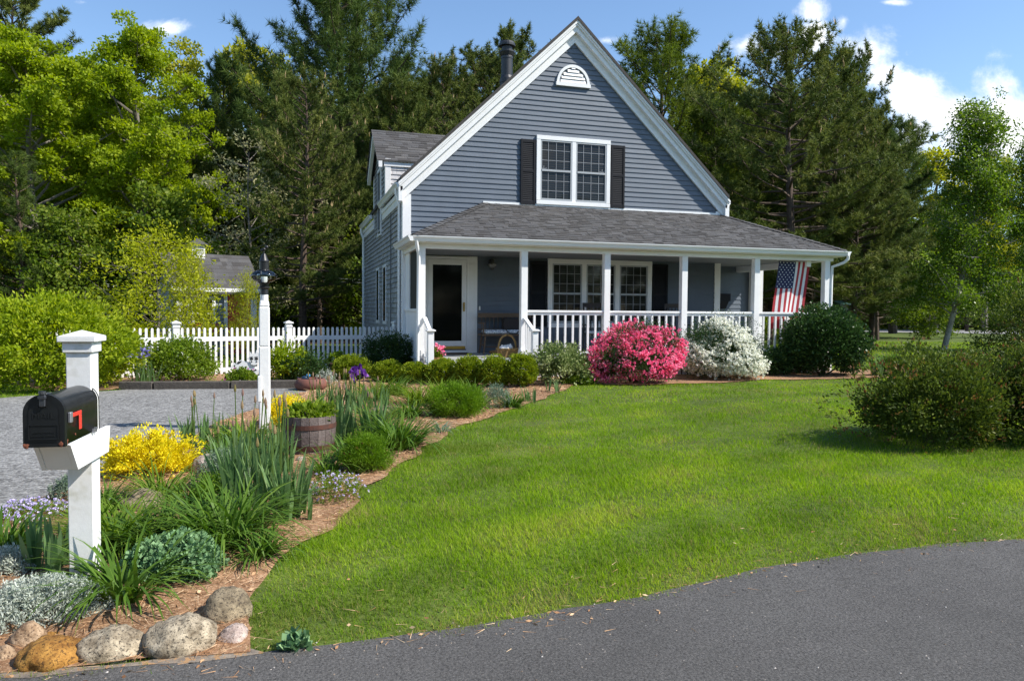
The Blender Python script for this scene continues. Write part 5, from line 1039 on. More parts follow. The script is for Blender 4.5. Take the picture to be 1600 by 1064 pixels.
def cow():
    b = G(384, 597); s = dist(b) / FPX; t = thing('cow_cutout', b, 'white and black painted wooden cow cutout in front of the fence', 'garden ornament', rz=-.08)
    k = s * 120 / 1419; X = lambda u: (u - 470) * k; Z = lambda v: (810 - v) * k       # outline read off an enlargement, standing flat against the fence
    wm = mat('cow_white', (.78, .78, .78), .5); bm = mat('cow_black', (.02, .02, .022), .5)
    def plate(nb, P, y0, th=.012):
        n = len(P); A = [(X(u), y0, Z(v)) for u, v in P]; B = [(X(u), y0 + th, Z(v)) for u, v in P]
        from mathutils.geometry import tessellate_polygon
        T = np.array(tessellate_polygon([[Vector(a) for a in A]])); nb.add(A, T); nb.add(B, T[:, ::-1]); nb.add(A + B, [[i, (i + 1) % n, n + (i + 1) % n, n + i] for i in range(n)])
    q = NB(); plate(q, [(290, 470), (330, 420), (400, 395), (460, 425), (545, 440), (640, 440), (640, 560), (700, 590), (690, 700), (640, 800), (560, 800), (560, 680), (420, 680), (400, 800), (330, 800), (320, 640), (285, 540)], .0); obj('body', q, wm, t, local=True)
    q = NB(); plate(q, [(545, 240), (570, 280), (650, 280), (665, 215), (690, 260), (735, 330), (700, 345), (695, 440), (660, 495), (620, 505), (575, 490), (550, 440), (535, 400), (495, 390), (500, 365), (540, 350)], -.02); hd = obj('head', q, wm, t, local=True)
    q = NB(); plate(q, [(275, 450), (240, 480), (205, 560), (230, 575), (265, 500), (288, 480)], .002); plate(q, [(190, 590), (215, 590), (180, 640), (180, 740), (130, 735), (140, 650)], .002); obj('tail', q, wm, t, local=True)
    for P in ([(310, 465), (340, 430), (400, 415), (395, 440), (355, 470)], [(335, 600), (355, 585), (375, 610), (370, 660), (350, 665)], [(445, 610), (480, 560), (530, 610), (500, 635)], [(630, 575), (655, 570), (665, 595), (630, 600)], [(225, 395), (245, 440), (215, 460)]): q = NB(); plate(q, P, -.006, .004); obj('spot', q, bm, t, local=True)
    q = NB()
    for cx in (578, 665): plate(q, [(cx + 30 * math.cos(a), 378 + 22 * math.sin(a)) for a in np.linspace(0, 6.28, 12, endpoint=False)], -.026, .004)
    for cx in (578, 665): plate(q, [(cx + 13 * math.cos(a), 430 + 14 * math.sin(a)) for a in np.linspace(0, 6.28, 10, endpoint=False)], -.026, .004)
    for i in range(6): u = 580 + i * 15; v = 478 + 18 * math.sin((i + .5) / 7 * math.pi); plate(q, [(u, v), (u + 15, v + (4 if i < 3 else -4)), (u + 15, v + 7), (u, v + 6)], -.026, .004)
    for cx in (572, 660): plate(q, [(cx - 32, 345), (cx + 28, 335), (cx + 30, 345), (cx - 30, 356)], -.026, .004)
    obj('face_marking', q, bm, hd, local=True)
    q = NB(); q.box(-.01, .01, .015, .03, -.15, .2); obj('stake', q, M['wood'], t, local=True)
cow()
def bench():
    t = thing('porch_bench', (2.25, -.42, 0), 'old wooden spindle bench standing on the porch', 'bench'); q = NB(); w = .62
    q.box(-w, w, -.22, .2, .40, .44); obj('seat', q, M['wood'], t, local=True, bevel=.006)
    for x in (-w + .08, w - .08):
        for y, dx in ((-.17, -.05), (.15, .04)): l = NB(); l.tube([(x, y, .4), (x + math.copysign(.05, x), y + dx, 0)], [.022, .016], 8); obj('leg', l, M['wood'], t, local=True)
    q = NB(); q.tube([(-w + .05, -.15, .16), (w - .05, -.15, .16)], .012, 6); [q.tube([(x, -.18, .2), (x, .16, .2)], .011, 6) for x in (-w + .06, w - .06)]; obj('stretcher', q, M['wood'], t, local=True)
    q = NB(); q.box(-w, w, .17, .21, .80, .90); q.box(-w, w, .18, .2, .52, .55); [q.tube([(-w + .08 + k * .096, .19, .44), (-w + .08 + k * .096, .19, .82)], .009, 6) for k in range(12)]; obj('backrest', q, M['wood'], t, local=True)
    for sx in (-w + .03, w - .03): q = NB(); q.tube([(sx, -.18, .44), (sx, -.18, .66)], .014, 6); q.box(sx - .025, sx + .025, -.22, .2, .66, .69); obj('armrest', q, M['wood'], t, local=True)
    t = thing('bench_cushion', (2.25, -.43, .44), 'long pale blue patterned cushion on the porch bench', 'cushion'); cm = bpy.data.materials.new('patterned_cushion'); cm.use_nodes = True; nt = cm.node_tree; v = nt.nodes.new('ShaderNodeTexVoronoi'); v.feature = 'DISTANCE_TO_EDGE'; v.inputs['Scale'].default_value = 22; r = nt.nodes.new('ShaderNodeValToRGB'); r.color_ramp.elements[0].position = .05; r.color_ramp.elements[0].color = (.14, .18, .24, 1); r.color_ramp.elements[1].position = .09; r.color_ramp.elements[1].color = (.62, .68, .74, 1); tc = nt.nodes.new('ShaderNodeTexCoord'); nt.links.new(tc.outputs['Object'], v.inputs['Vector']); nt.links.new(v.outputs['Distance'], r.inputs[0]); nt.links.new(r.outputs[0], nt.nodes['Principled BSDF'].inputs['Base Color'])
    q = NB(); q.box(-.56, .56, -.2, .15, .0, .095); o = obj('cushion', q, cm, t, local=True, bevel=.03)
    t = thing('tote_bag', (2.33, -.42, .535), 'dark brown shoulder bag lying on the bench cushion', 'bag'); q = NB(); q.hexa([(-.2, -.1, 0), (.22, -.1, 0), (.22, .06, 0), (-.2, .06, 0), (-.17, .0, .26), (.2, -.0, .24), (.2, .1, .24), (-.17, .1, .26)]); obj('bag_body', q, mat('bag_fabric', (.035, .026, .022), .8), t, local=True, bevel=.02)
    q = NB(); q.tube([(-.17, -.06, .22), (-.2, -.14, .1), (-.12, -.22, -.06), (.05, -.23, -.1), (.16, -.22, .0), (.21, -.14, .12), (.2, -.05, .22)], .012, 6); obj('strap', q, M['black'], t, local=True)
    t = thing('red_pillow', (2.74, -.40, .535), 'small dull red pillow at the right end of the bench', 'pillow'); q = NB(); q.blob((0, .05, .09), (.14, .06, .1), np.random.default_rng(2), 14, 9, .04); obj('pillow', q, mat('red_cloth', (.20, .035, .03), .8), t, local=True, smooth=True)
    cl = mat('clog_tan', (.40, .22, .07), .55)
    for i, (x, y, a) in enumerate(((1.98, -.38, .15), (2.2, -.36, -.1))):
        t = thing('wooden_clog', (x, y, 0), ('tan clog under the bench, nearer the door' if i == 0 else 'tan clog under the bench, nearer the basket'), 'clog', 'pair of clogs under the bench', rz=a); q = NB(); q.blob((0, 0, .035), (.14, .048, .035), np.random.default_rng(5), 14, 8, .05); q.blob((.07, 0, .05), (.075, .046, .045), np.random.default_rng(6), 12, 8, .03); obj('clog', q, cl, t, local=True, smooth=True)
bench()
def basket():
    p = onY(793, 557, -1.72); t = thing('wicker_basket', (p[0], -1.70, .0), 'tan wicker basket with a tall hoop handle on the porch edge', 'basket'); wm = mat('wicker', (.40, .25, .085), .7, col2=(.22, .125, .04), scale=45, bump=.6, bscale=70)
    q = NB(); q.hexa([(-.15, -.11, 0), (.15, -.11, 0), (.15, .11, 0), (-.15, .11, 0), (-.19, -.14, .17), (.19, -.14, .17), (.19, .14, .17), (-.19, .14, .17)])
    for k in range(7): z = .012 + k * .023; e = .15 + .04 * z / .17; f = .11 + .03 * z / .17; q.tube([(-e, -f, z), (e, -f, z), (e, f, z), (-e, f, z), (-e, -f, z)], .0125, 6)
    q.tube([(-.19, -.14, .17), (.19, -.14, .17), (.19, .14, .17), (-.19, .14, .17), (-.19, -.14, .17)], .019, 8); obj('basket', q, wm, t, local=True)
    q = NB(); q.tube([(.185 * math.cos(a), 0, .15 + .31 * math.sin(a) ** .8) for a in np.linspace(0, math.pi, 18)], .021, 8); obj('handle', q, wm, t, local=True)
    t2 = thing('folded_cloth', (p[0], -1.70, .13), 'crumpled white cloth filling the wicker basket', 'cloth'); q = NB(); r = np.random.default_rng(3); [q.blob((r.uniform(-.11, .11), r.uniform(-.07, .07), r.uniform(.02, .07)), r.uniform(.05, .08, 3), r, 12, 8, .22, 4) for _ in range(7)]; obj('cloth', q, mat('white_cloth', (.75, .75, .74), .85), t2, local=True)
basket()
def pot():
    p = onY(682, 568, -2.1); z = -.17; t = thing('flower_pot', (.33, -2.24, z), 'terracotta flower pot on the porch step by the left newel', 'flower pot')
    q = NB(); q.lathe([(0, 0), (.075, 0), (.105, .165), (.12, .165), (.125, .225), (.108, .225), (.1, .19), (0, .19)], n=24); obj('pot', q, mat('terracotta', (.42, .17, .09), .75, var=.12, scale=10), t, local=True, smooth=False)
    t2 = thing('geranium', (.33, -2.24, z + .19), 'pink geranium growing in the terracotta pot', 'geranium'); r = np.random.default_rng(8); q = NB(); n = 260; D = dirs(n, r); D[:, 2] = np.abs(D[:, 2]); q.leaves(D * np.array([.1, .1, .18]) * r.uniform(.4, 1, (n, 1)), D + r.normal(0, .5, (n, 3)), .055, .05, r, r.random(n)); obj('foliage', q, LM['fresh'], t2, local=True)
    q = NB()
    for c in ((-.03, -.06, .27), (.05, -.05, .2), (.1, -.03, .22), (.0, -.09, .2), (.11, -.06, .12)): q.leaves(np.repeat(np.array([c]), 18, 0) + r.normal(0, .018, (18, 3)), dirs(18, r), .04, .035, r, r.random(18))
    obj('blossom', q, LM['pink'], t2, local=True)
    q = NB(); q.box(.60, 1.42, -.72, -.1, .0, .014); o = obj('door_mat', q, M['mat_brown'], None, bevel=.004); prop(o, 'flat brown door mat in front of the storm door', 'door mat')
    # chairs in the porch shade behind the railing
    for x, lb in ((4.25, 'dark rocking chair with pale cushion behind the first railing bay'), (6.35, 'dark rocking chair behind the second railing bay')):
        t = thing('rocking_chair', (x, -.75, 0), lb, 'chair', 'chairs in the porch shade', rz=-.25); dm = bpy.data.materials.get('dark_chair') or mat('dark_chair', (.03, .022, .018), .5); q = NB(); q.box(-.26, .26, -.26, .22, .42, .45); obj('seat', q, dm, t, local=True)
        q = NB(); q.bar((-.24, .22, .44), (-.24, .38, 1.12), .04, .03); q.bar((.24, .22, .44), (.24, .38, 1.12), .04, .03); q.bar((-.26, .38, 1.1), (.26, .38, 1.1), .03, .1); [q.bar((-.16 + k * .08, .23, .45), (-.16 + k * .08, .37, 1.08), .03, .012, up=(0, 1, 0)) for k in range(5)]; obj('backrest', q, dm, t, local=True)
        for sx in (-.25, .25):
            l = NB(); l.tube([(sx, -.24, .05), (sx, -.25, .64)], .018, 6); obj('leg', l, dm, t, local=True); l = NB(); l.tube([(sx, .2, .05), (sx, .22, .44)], .018, 6); obj('leg', l, dm, t, local=True)
            l = NB(); l.bar((sx, -.28, .65), (sx, .28, .65), .06, .025); obj('armrest', l, dm, t, local=True)
            l = NB(); l.tube([(sx, -.45 + .9 * u, .02 + .3 * (u - .5) ** 2) for u in np.linspace(0, 1, 8)], .018, 6); obj('rocker', l, dm, t, local=True)
        if x < 5: q = NB(); q.box(-.24, .24, -.25, .2, .45, .51); obj('seat_cushion', q, mat('pale_cushion', (.55, .60, .64), .85), t, local=True, bevel=.02)
pot()
def flag():
    TL = onY(1217, 407.5, -1.78); TR = onY(1266, 409.5, -1.78); w = TR[0] - TL[0]; ln = 1.55; x0, z0 = TL[0], TL[2]
    t = thing('flag', (x0, -1.78, z0), 'American flag hanging vertically from the porch beam', 'flag'); sh = -.155
    def pt(u, v, off=0.0):                              # u across the top, v down the flag
        fold = .028 * math.sin(u * 9 + v * 2.2) * (.25 + v) + .05 * v * math.sin(v * 3)
        return (u * w * (1 - .05 * v) + sh * v ** 1.1, fold + off, -v * ln + .012 * math.sin(u * math.pi) * (-1) * (1 - v) )
    cols = dict(red=mat('flag_red', (.36, .018, .028), .75), white=mat('flag_white', (.72, .72, .72), .75), blue=mat('flag_blue', (.014, .02, .075), .75))
    ncan = 7 / 13; vc = .40
    nbs = {k: NB() for k in cols}; NV = 30
    for i in range(13):
        u1, u0 = 1 - i / 13, 1 - (i + 1) / 13            # stripes run down; first stripe at the right edge
        nb = nbs['red' if i % 2 == 0 else 'white']
        v0 = vc if u1 <= ncan + 1e-6 else 0
        vs = np.linspace(v0, 1, NV); P = [pt(u, v) for v in vs for u in (u0, (u0 + u1) / 2, u1)]
        nb.add(P, [[3 * k + j, 3 * k + j + 1, 3 * k + 4 + j, 3 * k + 3 + j] for k in range(NV - 1) for j in (0, 1)])
    us = np.linspace(0, ncan, 9); vs = np.linspace(0, vc, 13); P = [pt(u, v) for v in vs for u in us]; nbs['blue'].add(P, [[9 * k + j, 9 * k + j + 1, 9 * k + 10 + j, 9 * k + 9 + j] for k in range(12) for j in range(8)])
    obj('red_stripes', nbs['red'], cols['red'], t, local=True, smooth=True); obj('white_stripes', nbs['white'], cols['white'], t, local=True, smooth=True); obj('canton', nbs['blue'], cols['blue'], t, local=True, smooth=True)
    q = NB()
    for r in range(11):                                  # 11 rows of 5 and 4 stars along the hanging length
        n = 5 if r % 2 == 0 else 4
    rows = 11
    for r in range(9):
        pass
    # turned flag: the long side of the canton hangs down, so the eleven columns become rows of 5 and 4
    for r in range(11):
        k = 5 if r % 2 == 0 else 4
        for c in range(k):
            u = ncan * ((c + (.5 if k == 5 else 1.0)) / 5); v = vc * (r + .6) / 11.3; R = .019
            for sgn in (-1, 1):
                ctr = np.array(pt(u, v, sgn * .004)); V = [ctr]
                for a in range(10): rr = R if a % 2 == 0 else R * .42; an = math.pi / 2 + a * math.pi / 5; V.append(ctr + np.array([rr * math.cos(an), 0, rr * math.sin(an)]))
                q.add(V, [[0, 1 + a, 1 + (a + 1) % 10] for a in range(10)])
    obj('stars', q, cols['white'], t, local=True)
    q = NB(); q.tube([(-.06, 0, .01), (w / 2, 0, -.004), (w + .3, .0, .0)], .004, 5); obj('hanging_cord', q, M['gutter'], t, local=True)
flag()
def bits():
    b = atD(1312, 27); t = thing('bird_feeder', b, 'dark green box with slanted lid on a post beyond the porch', 'feeder'); s = 27 / FPX; z0, z1 = (486 - 481) * s + 1.36, (486 - 467) * s + 1.36
    q = NB(); q.box(-.05, .05, -.05, .05, -.2, z0); obj('post', q, M['wood'], t, local=True); q = NB(); q.hexa([(-.16, -.2, z0), (.2, -.2, z0), (.2, .2, z0), (-.16, .2, z0), (-.16, -.2, z1 - .1), (.2, -.2, z1 - .1), (.2, .2, z1), (-.16, .2, z1)]); gmt = mat('dark_green_paint', (.02, .06, .05), .4); obj('box', q, gmt, t, local=True); q = NB(); q.hexa([(-.22, -.27, z1 - .12), (.26, -.27, z1 - .12), (.26, .24, z1 + .005), (-.22, .24, z1 + .005), (-.22, -.27, z1 - .09), (.26, -.27, z1 - .09), (.26, .24, z1 + .035), (-.22, .24, z1 + .035)]); obj('lid', q, mat('green_lid', (.06, .14, .12), .4), t, local=True)
    for i, (za, zb) in enumerate(((427, 438), (433, 442))):
        r0, r1 = ray(478, za), ray(580, zb); p0, p1 = CAM + r0 * 29, CAM + r1 * 27.2; q = NB(); q.tube([p0 + (p1 - p0) * u + np.array([0, 0, -.25 * u * (1 - u)]) for u in np.linspace(0, 1.0, 8)], .012, 5); o = obj('clothes_line', q, mat('pale_line_%s' % 'ab'[i], (.45, .45, .43), .6)); prop(o, ('upper' if i == 0 else 'lower') + ' pale line strung from a pine to the back of the house', 'line', 'pale lines behind the house')
bits()

# ------------------------------------------------------------------ trees
BARK = mat('pine_bark', (.085, .058, .042), .9, var=.45, scale=9, bump=.8, bscale=14)
OAKB = mat('oak_bark', (.17, .15, .125), .9, var=.35, scale=9, bump=.6, bscale=18)
BIRCH = noise_mat('birch_bark', (.22, .20, .17), (.42, .39, .35), 4, fleck=(.08, .07, .06), fs=9, ft=.6, rough=.8, bump=.3)
LM['pitch'] = leafm('pitch_pine_needle', (0.05, 0.078, 0.018), (0.115, 0.148, 0.034), (0.225, 0.24, 0.065), tr=.2, rough=.55)
LM['wpine'] = leafm('white_pine_needle', (0.033, 0.062, 0.017), (0.08, 0.125, 0.027), (0.16, 0.2, 0.05), tr=.2, rough=.55)
LM['gpine'] = leafm('bright_pine_needle', (0.05, 0.085, 0.012), (0.105, 0.15, 0.018), (0.18, 0.225, 0.035), tr=.25)
LM['cand'] = mat('pine_candle', (.42, .30, .15), .8)
LM['oak'] = leafm('oak_spring_leaf', (0.115, 0.185, 0.01), (0.235, 0.31, 0.015), (0.38, 0.44, 0.035), tr=.42)
LM['oak2'] = leafm('yellow_oak_leaf', (0.2, 0.23, 0.02), (0.32, 0.33, 0.03), (0.44, 0.43, 0.05), tr=.4)
LM['birchl'] = leafm('birch_leaf', (0.06, 0.12, 0.012), (0.12, 0.195, 0.02), (0.25, 0.32, 0.07), tr=.4, rough=.35, spec=.5)
LM['und'] = leafm('understorey_leaf', (0.05, 0.095, 0.012), (0.12, 0.18, 0.02), (0.24, 0.28, 0.035), tr=.35)
LM['pale'] = leafm('pale_bud_leaf', (.20, .21, .10), (.30, .30, .15), (.40, .38, .22), tr=.3)
LM['shedtree'] = leafm('willow_yellow_leaf', (0.2, 0.24, 0.012), (0.34, 0.37, 0.018), (0.5, 0.52, 0.05), tr=.45)
def pine_meshes(key, seed, R, t0, nbr, ntw, lm, needle=.175, nw=.027, nn=15, style='pitch', cand=0, droop=.0):
    """unit-height-10 pine: trunk and limbs, crown of needle tufts; dead whorls below the crown"""
    rng = np.random.default_rng(seed); Hh = 10.0; tk = NB(); ph = rng.uniform(0, 6.3); tb = lambda z: np.array([.10 * math.sin(z * .5 + ph) - .10 * math.sin(ph), .08 * math.cos(z * .6 + ph) - .08 * math.cos(ph), z])
    zs = np.linspace(-.3, Hh * .97, 12); tk.tube([tb(z) for z in zs], [max(.012, .17 * (1 - max(0, z) / Hh) ** .8 + .01) for z in zs], 9, cap=False)
    P, D, T, CP = [], [], [], []
    for i in range(nbr):
        u = t0 + (1 - t0) * ((i + rng.uniform(0, 1)) / nbr); z = u * Hh; v = (u - t0) / (1 - t0)
        if style == 'pitch': L_ = R * (.30 + .85 * math.sin(math.pi * min(1, v * .86 + .16)) ** .8) * rng.uniform(.6, 1.15); el = -.25 + .9 * v + rng.normal(0, .15)
        elif style == 'white': L_ = R * (1.05 - .72 * v ** 1.5) * rng.uniform(.55, 1.15); el = .05 + .75 * v + rng.normal(0, .10)
        else: L_ = R * (1 - v) ** .7 * rng.uniform(.7, 1.1) + .15; el = -.15 + .7 * v
        L_ = min(L_, max(.35, (Hh * 1.02 - z) * 1.2 + .25)); az = i * 2.399 + rng.normal(0, .4); q = tb(z); pts = [q]
        for k in range(5): e = el + (.45 * (k / 4) ** 1.5 if style != 'dead' else 0) + rng.normal(0, .07); a2 = az + rng.normal(0, .09); q = q + np.array([math.cos(a2) * math.cos(e), math.sin(a2) * math.cos(e), math.sin(e)]) * L_ / 5; pts.append(q)
        tk.tube(pts, np.linspace(.045 * (1.1 - v * .6), .008, 6), 5, cap=False); pts = np.array(pts); bt = rng.normal(.5, .12)
        k = max(3, int(ntw * (L_ / R + .15)))
        for j in range(k):
            s_ = 5 * (.32 + .68 * (j + rng.random()) / k) ; s_ = min(4.99, s_); i0 = int(s_); b = pts[i0] + (pts[i0 + 1] - pts[i0]) * (s_ - i0); dr = pts[i0 + 1] - pts[i0]; dr /= np.linalg.norm(dr)
            td = dr * .7 + rng.normal(0, .62, 3) * np.array([1, 1, .55]) + np.array([0, 0, .28 - droop]); td /= np.linalg.norm(td); tl = rng.uniform(.12, .30) * (R / 2.2) * (1.25 - .35 * s_ / 5)
            nt_ = 3
            for m_ in range(nt_): P.append(b + td * tl * (m_ + 1) / nt_); D.append(td); T.append(bt + rng.normal(0, .1))
            if cand and v > .25 and rng.random() < cand: CP.append(b + td * tl)
        P.append(pts[-1]); D.append(dr); T.append(bt)
    for i in range(int(14 if style != 'white' else 8)):                      # dead stubs
        z = rng.uniform(.12, max(.2, t0)) * Hh; az = rng.uniform(0, 6.3); l = rng.uniform(.3, 1.1) * R * .5; q = tb(z); tk.tube([q, q + np.array([math.cos(az), math.sin(az), rng.uniform(-.15, .2)]) * l * .6, q + np.array([math.cos(az + .2), math.sin(az + .2), rng.uniform(-.3, .2)]) * l], [.022, .014, .005], 4, cap=False)
    P, D, T = np.array(P), np.array(D), np.array(T); n = len(P); Q = np.repeat(P, nn, 0); DD = np.repeat(D, nn, 0) * .75 + dirs(n * nn, rng) * .85
    cr = NB(); cr.needles(Q, DD, needle * rng.uniform(.7, 1.2, len(Q)), nw, rng, np.clip(np.repeat(T, nn) + rng.normal(0, .12, len(Q)), 0, 1))
    out = [('trunk', tk.mesh(key + '_trunk', BARK)), ('crown', cr.mesh(key + '_crown', LM[lm]))]
    if CP:
        cp = np.array(CP); cd = NB(); k = np.repeat(cp, 3, 0); cd.needles(k, np.array([0, 0, 1.0]) + rng.normal(0, .12, k.shape), rng.uniform(.14, .30, len(k)), .045, rng, .5); out.append(('candle', cd.mesh(key + '_candle', LM['cand'])))
    return out
def leafy_meshes(key, seed, R, t0, nl, lm, leaf=.12, bark=None, nleaf=26000, clump=.42, flat=.6, rise=.5, trunk=.15, prof=None, cl_per=3, lean=0.0, ar=.6, droop=.0):
    rng = np.random.default_rng(seed); Hh = 10.0; tk = NB(); ph = rng.uniform(0, 6.3)
    tb = lambda z: np.array([lean * (max(0, z) / Hh) ** .7 * 3 + .12 * math.sin(z * .55 + ph) - .12 * math.sin(ph), .10 * math.cos(z * .6 + ph) - .10 * math.cos(ph), z])
    zs = np.linspace(-.3, Hh * .93, 11); tk.tube([tb(z) for z in zs], [max(.012, trunk * (1 - max(0, z) / Hh) ** .9 + .008) for z in zs], 9, cap=False)
    prof = prof or (lambda v: math.sin(math.pi * min(1, .12 + v * .86)) ** .65); C, S_ = [], []
    for i in range(nl):
        v = (i + rng.random()) / nl; z = (t0 + (.97 - t0) * v) * Hh; L_ = R * prof(v) * rng.uniform(.65, 1.12) + .25; az = i * 2.399 + rng.normal(0, .45); e0 = rise * (.6 + v) + rng.normal(0, .15); zs_ = max(t0 * Hh * .6, z - L_ * math.sin(e0) * .8); q = tb(zs_); pts = [q]
        for k in range(4): e = e0 - droop * k * .3 + rng.normal(0, .12); a2 = az + rng.normal(0, .18); q = q + np.array([math.cos(a2) * math.cos(e), math.sin(a2) * math.cos(e), math.sin(e)]) * L_ / 4; pts.append(q)
        tk.tube(pts, np.linspace(.05, .01, 5) * (trunk / .15), 5, cap=False); pts = np.array(pts)
        for j in range(cl_per + int(L_ / R * 3)):
            s_ = min(3.99, 4 * (.42 + .58 * rng.random())); i0 = int(s_); b = pts[i0] + (pts[i0 + 1] - pts[i0]) * (s_ - i0); c = b + rng.normal(0, 1, 3) * clump * np.array([.8, .8, .55]) + np.array([0, 0, .1 - droop * .2]); tk.tube([b, (b + c) / 2 + rng.normal(0, .04, 3), c], [.016, .011, .004], 4, cap=False); C.append(c); S_.append(clump * rng.uniform(.55, 1.15))
        C.append(pts[-1]); S_.append(clump * .8)
    C, S_ = np.array(C), np.array(S_); n = len(C); w = S_ ** 2; k = np.maximum(6, (nleaf * w / w.sum()).astype(int)); idx = np.repeat(np.arange(n), k)
    d = dirs(len(idx), rng); r = rng.random(len(idx)) ** .45; Q = C[idx] + d * (r * S_[idx])[:, None] * np.array([1, 1, flat]) * lumpy(d, rng, .12, 3)[:, None]
    Tc = rng.normal(.5, .13, n); cr = NB(); cr.leaves(Q, d * .6 + rng.normal(0, .7, Q.shape) + np.array([0, 0, .1 - droop]), leaf * rng.uniform(.6, 1.25, len(Q)), leaf * ar * rng.uniform(.8, 1.2, len(Q)), rng, np.clip(Tc[idx] + rng.normal(0, .14, len(Q)), 0, 1))
    return [('trunk', tk.mesh(key + '_trunk', bark or OAKB)), ('crown', cr.mesh(key + '_crown', LM[lm]))]
TM = dict(
    pitch1=pine_meshes('pitch_a', 101, 3.1, .22, 88, 26, 'pitch', cand=.10), pitch2=pine_meshes('pitch_b', 102, 3.4, .22, 92, 27, 'pitch', cand=.05), pitch3=pine_meshes('pitch_c', 103, 2.4, .34, 70, 22, 'pitch'),
    cpine=pine_meshes('candle_pine', 107, 2.9, .18, 84, 22, 'pitch', cand=.16),
    gpine=pine_meshes('green_pine', 109, 3.9, .18, 100, 30, 'gpine', needle=.20, nw=.02, nn=15, style='white'),
    white1=pine_meshes('white_a', 104, 3.8, .30, 110, 34, 'wpine', needle=.23, nw=.018, nn=14, style='white'), white2=pine_meshes('white_b', 105, 3.0, .10, 90, 24, 'wpine', needle=.23, nw=.018, nn=14, style='white'),
    spruce=pine_meshes('young_pine', 106, 2.6, .05, 84, 20, 'wpine', needle=.22, nw=.019, nn=13, style='white', droop=.1),
    oak1=leafy_meshes('oak_a', 111, 3.3, .20, 44, 'oak', leaf=.12, nleaf=66000, clump=.37, cl_per=7), oak2=leafy_meshes('oak_b', 112, 2.9, .20, 44, 'oak', leaf=.115, nleaf=64000, clump=.35, cl_per=7), oak3=leafy_meshes('oak_c', 113, 2.6, .30, 30, 'oak2', leaf=.13, nleaf=22000, clump=.42),
    far=leafy_meshes('far_oak', 114, 3.0, .15, 34, 'oak2', leaf=.2, nleaf=16000, clump=.6), und=leafy_meshes('understorey', 115, 4.0, .05, 30, 'und', leaf=.30, nleaf=9000, clump=.95, trunk=.09),
    pale=leafy_meshes('pale_bud', 116, 3.2, .2, 30, 'pale', leaf=.15, nleaf=3600, clump=.5, trunk=.08), birch=leafy_meshes('birch', 117, 2.3, .20, 60, 'birchl', leaf=.10, bark=BIRCH, nleaf=38000, clump=.52, flat=.9, rise=.75, trunk=.11, cl_per=4, prof=lambda v: (1 - v) ** .75 * .95 + .06, droop=.35, lean=.42, ar=.7),
    shedtree=leafy_meshes('shed_tree', 118, 5.6, .10, 44, 'shedtree', leaf=.30, nleaf=8500, clump=1.1, flat=.8, rise=.55, trunk=.10, cl_per=4, ar=.42),
)
def tree(kind, name, label, cat, px, d, topy, sx=1.0, rz=0.0, group=None, lean=0):
    b = atD(px, d); top = (486 - topy) / FPX * d + CAM[2]; sc = (top - b[2]) / 10.2
    t = thing(name, b, label, cat, group, rz)
    for nm, me in TM[kind]:
        o = place(me, nm, (0, 0, 0), 0, (sc * sx, sc * sx, sc), t)
        if nm == 'candle': o['kind'] = 'stuff'
    return t
WG = 'trees of the woods behind the house'
